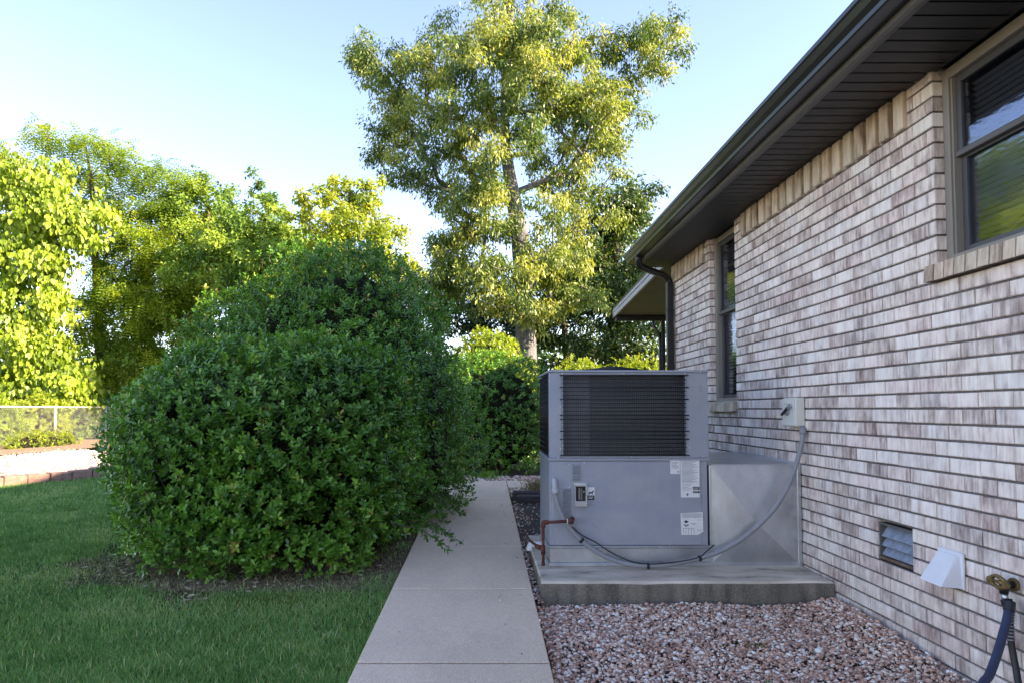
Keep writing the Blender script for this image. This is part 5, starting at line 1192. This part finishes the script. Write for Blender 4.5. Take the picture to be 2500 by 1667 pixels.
wood('woodland_tree', 'mid green tree filling the gap behind the pointed tree and the spiky tree', 23.5, (650, 900), (640, 540), 0.16, [(500, 560, 60, 50, 10, 0), (580, 570, 60, 50, 10, 0), (660, 560, 60, 40, 10, 0), (720, 590, 60, 40, 9, 0), (530, 650, 80, 60, 12, 0), (640, 660, 80, 60, 12, 0), (420, 680, 60, 60, 9, 0), (780, 640, 70, 50, 9, 0), (440, 520, 50, 40, 7, 0)], 230, 0.55, 0.12, 0.066, 'woods', 0.5, 0.5)
# --- feathery pinnate tree (left)
def fronds(C, per, r, Lf, m='locust', rmean=0.55, lean=0.35):
    n = len(C) * per; base = np.repeat(C, per, 0) + np.clip(rng.normal(0, 1, (n, 3)), -1.4, 1.4) * np.array([1, 1, 0.45]) * r * 0.55
    ctr = np.repeat(C, per, 0)
    ax = unit((base - ctr) * np.array([1, 1, 0.4]) / r + rng.normal(0, 0.35, (n, 3)) + np.array([0, 0, -lean])); side = unit(np.cross(ax, np.array([0, 0, 1.0]) + rng.normal(0, 0.15, (n, 3)))); up = np.cross(side, ax)
    Lr = Lf * (0.7 + 0.6 * rng.random(n)); rb = np.clip(rmean + np.repeat(rng.normal(0, 0.17, len(C)), per) + rng.normal(0, 0.1, n), 0.002, 1)
    out = [[], [], [], [], [], []]; K = 6
    for k in range(K):
        t = 0.12 + 0.88 * k / (K - 1); q = base + ax * (Lr * t)[:, None] - up * (Lr * 0.35 * t * t)[:, None]
        w = Lr * 0.26 * math.sin(math.pi * (0.18 + 0.74 * t)) 
        for s in (-1, 1):
            out[0].append(q); out[1].append(unit(side * s + ax * 0.35 - up * 0.15)); out[2].append(up + rng.normal(0, 0.15, (n, 3))); out[3].append(w); out[4].append(Lr * 0.10); out[5].append(rb)
    a = [np.concatenate(x) for x in out]; return a + [m, LEAF4]
def feathery(C):
    a = fronds(C, 26, 0.50, 0.46); C = C[C[:, 2] < 8.7]; b_ = leafcloud(C, 126, 0.44, 0.095, 0.045, 'locust', 0.8, LEAF4, 0.6, 0.5, 0.28)
    return [np.concatenate([p, q]) for p, q in zip(a[:6], b_[:6])] + ['locust', LEAF4]
YL = 22.6; s = YL * 1.0629 / 1640
C = np.concatenate([blob(px(u, v, YL + dy), (ru * s, 0.9, rv * s), kk) for (u, v, ru, rv, kk, dy) in [(130, 300, 70, 22, 9, 0), (215, 320, 40, 22, 6, 0), (90, 320, 30, 16, 3, 0), (180, 380, 80, 30, 10, 0.3), (290, 350, 70, 22, 9, -0.2), (340, 370, 30, 14, 3, -0.2), (240, 410, 80, 35, 12, 0), (370, 420, 80, 26, 11, -0.5), (430, 420, 30, 20, 4, -0.5), (300, 470, 90, 35, 13, -0.4), (390, 490, 40, 30, 6, -0.5), (340, 560, 70, 40, 11, -0.8), (390, 620, 35, 40, 6, -0.8), (300, 620, 80, 40, 11, -0.8), (360, 700, 60, 40, 10, -0.8), (280, 720, 80, 50, 11, -0.8), (240, 560, 70, 50, 9, 0), (330, 780, 70, 50, 11, -0.6), (250, 800, 80, 50, 11, -0.6), (200, 680, 60, 60, 8, 0.4), (60, 420, 60, 26, 7, 0.5), (140, 450, 70, 40, 8, 0.4), (290, 850, 70, 40, 9, -0.4), (380, 560, 50, 50, 8, -1), (400, 680, 40, 40, 6, -1), (300, 540, 60, 50, 8, -1), (240, 640, 60, 50, 8, -0.6), (220, 760, 60, 50, 8, -0.6), (310, 660, 60, 50, 8, -1.2)]])
T = [px(215, 960, YL), px(225, 800, YL), px(215, 640, YL), px(205, 500, YL), px(195, 400, YL), px(180, 320, YL)]; T[0][2] = gz(YL) - 0.1
tree('feathery_tree', 'feathery leaved tree with fern like fronds at the left beyond the fence', T, [0.17, 0.14, 0.12, 0.09, 0.06, 0.025], C, feathery, 'bark_dark', 0.011)

# --- broad-leaved tree in front of it (far left)
YR = 20.3; s = YR * 1.0629 / 1640
C = np.concatenate([blob(px(u, v, YR + dy), (ru * s, 0.8, rv * s), kk) for (u, v, ru, rv, kk, dy) in [(20, 430, 60, 30, 8, 0), (90, 440, 60, 30, 7, 0), (60, 500, 90, 40, 12, -0.2), (150, 490, 70, 30, 8, 0), (200, 520, 60, 35, 7, 0), (30, 590, 70, 50, 11, -0.3), (110, 600, 60, 40, 8, 0), (40, 680, 70, 50, 11, -0.3), (130, 700, 50, 40, 6, 0), (30, 770, 60, 50, 10, -0.4), (90, 800, 50, 40, 8, -0.3), (140, 860, 70, 40, 10, -0.3), (50, 880, 80, 40, 12, -0.4), (190, 890, 50, 30, 6, -0.3), (-60, 560, 60, 80, 10, 0), (-70, 760, 60, 90, 10, 0), (100, 395, 50, 16, 4, 0)]])
C = C[C[:, 2] > 1.55]
T = [px(-60, 1000, YR + .6), px(-50, 850, YR + .6), px(-20, 700, YR + .6), px(20, 560, YR + .6), px(60, 440, YR + .6)]; T[0][2] = gz(YR) - 0.1
def redleaf(C):
    a = leafcloud(C, 154, 0.62, 0.140, 0.104, 'redbud', 1.3, HEART, 0.55, 0.8, 0.25)
    # leaves hang in tiers, faces turned outwards
    a[1] = unit(a[1] * np.array([0.6, 0.6, 0.6]) + np.array([0, 0, -0.85])); a[2] = unit(rng.normal(0, 0.6, a[2].shape) + np.array([0.35, -0.6, 0.3])); return a
tree('broad_leaved_tree', 'broad leaved tree with hanging heart shaped leaves at the left edge', T, [0.14, 0.12, 0.09, 0.06, 0.03], C, redleaf, 'bark_dark', 0.012)

# --- the wood goes on behind the house
wood('woodland_tree', 'tree standing behind the house on the right', 20, (1800, 900), (1810, 480), 0.2, [(1800, 470, 90, 70, 12, 0), (1860, 560, 90, 80, 12, 0), (1760, 600, 80, 80, 12, 0), (1820, 720, 110, 80, 14, 0)], 160, 0.8, 0.2, 0.11, 'darkleaf', 0.5, 0.5)
wood('woodland_tree', 'tree standing farther right behind the house', 24, (1800, 900), (1830, 480), 0.2, [(1790, 480, 90, 70, 12, 0), (1850, 560, 90, 80, 12, 0), (1700, 640, 80, 80, 12, 0), (1810, 720, 110, 80, 14, 0)], 160, 0.8, 0.2, 0.11, 'darkleaf', 0.5, 0.5)

# ------------------------------------------------------------------ chain link fence with undergrowth
fence = empty('chain_link_fence', (-11.5, 18.0, 0.22)); tag(fence, 'galvanised chain link fence along the left side of the yard', 'fence')
FZ = 1.07
def fy(y): return 0.0
for y in (13.2, 15.6, 18.0, 20.4, 22.8, 25.2):
    MB().tube([(0, y - 18, -0.05), (0, y - 18, FZ + 0.02)], 0.030, 10).build('post', 'fence', fence); MB().cyl((0, y - 18, FZ + 0.035), (0, 0, 1), 0.034, 0.03, 10, 0.012).build('post_cap', 'fence', fence)
MB().tube([(0.0, -5.2, FZ), (0, 7.6, FZ)], 0.021, 8).build('top_rail', 'fence', fence)
b = MB(); x = -5.0 - FZ
while x < 7.4:
    for sg in (1, -1):
        y0, y1 = (x, x + FZ - 0.03) if sg > 0 else (x + FZ - 0.03, x)
        p, q = (0.026, y0, 0.03), (0.026, y1, FZ - 0.005)
        b.tube([p, q], 0.0017, 3, False)
    x += 0.080
b.build('wire_mesh', 'fence', fence)
k_ = 0
for (y, x, h, rx, m, lab) in [(14.6, -12.15, 1.3, 0.55, 'maple', 'leafy undergrowth behind the fence at the left edge'), (16.4, -12.15, 1.2, 0.55, 'redbud', 'low bright undergrowth behind the second stretch of fence'), (18.4, -12.15, 1.3, 0.55, 'maple', 'leafy undergrowth behind the leftmost visible fence post'), (20.4, -12.2, 1.4, 0.6, 'woods', 'darker undergrowth behind the right hand fence post'), (22.5, -12.3, 1.5, 0.7, 'woods', 'undergrowth where the fence passes behind the holly')]:
    holly((x, y), [((x, y, 0.22 + h * 0.5), (rx, 1.15, h * 0.58), 2.2)], 1500, lab, 0.09, 0.05, 5, 0, 'undergrowth behind the fence', 0.22, name='undergrowth', m=m, shape=LEAF4)
holly((-10.9, 16.6), [((-10.9, 16.6, 0.30), (0.4, 1.3, 0.42), 2.0)], 420, 'low yellow green weeds growing in front of the fence', 0.07, 0.03, 5, 0, 'undergrowth behind the fence', 0.1, name='undergrowth', m='maple', shape=LEAF4, inner=0.1)
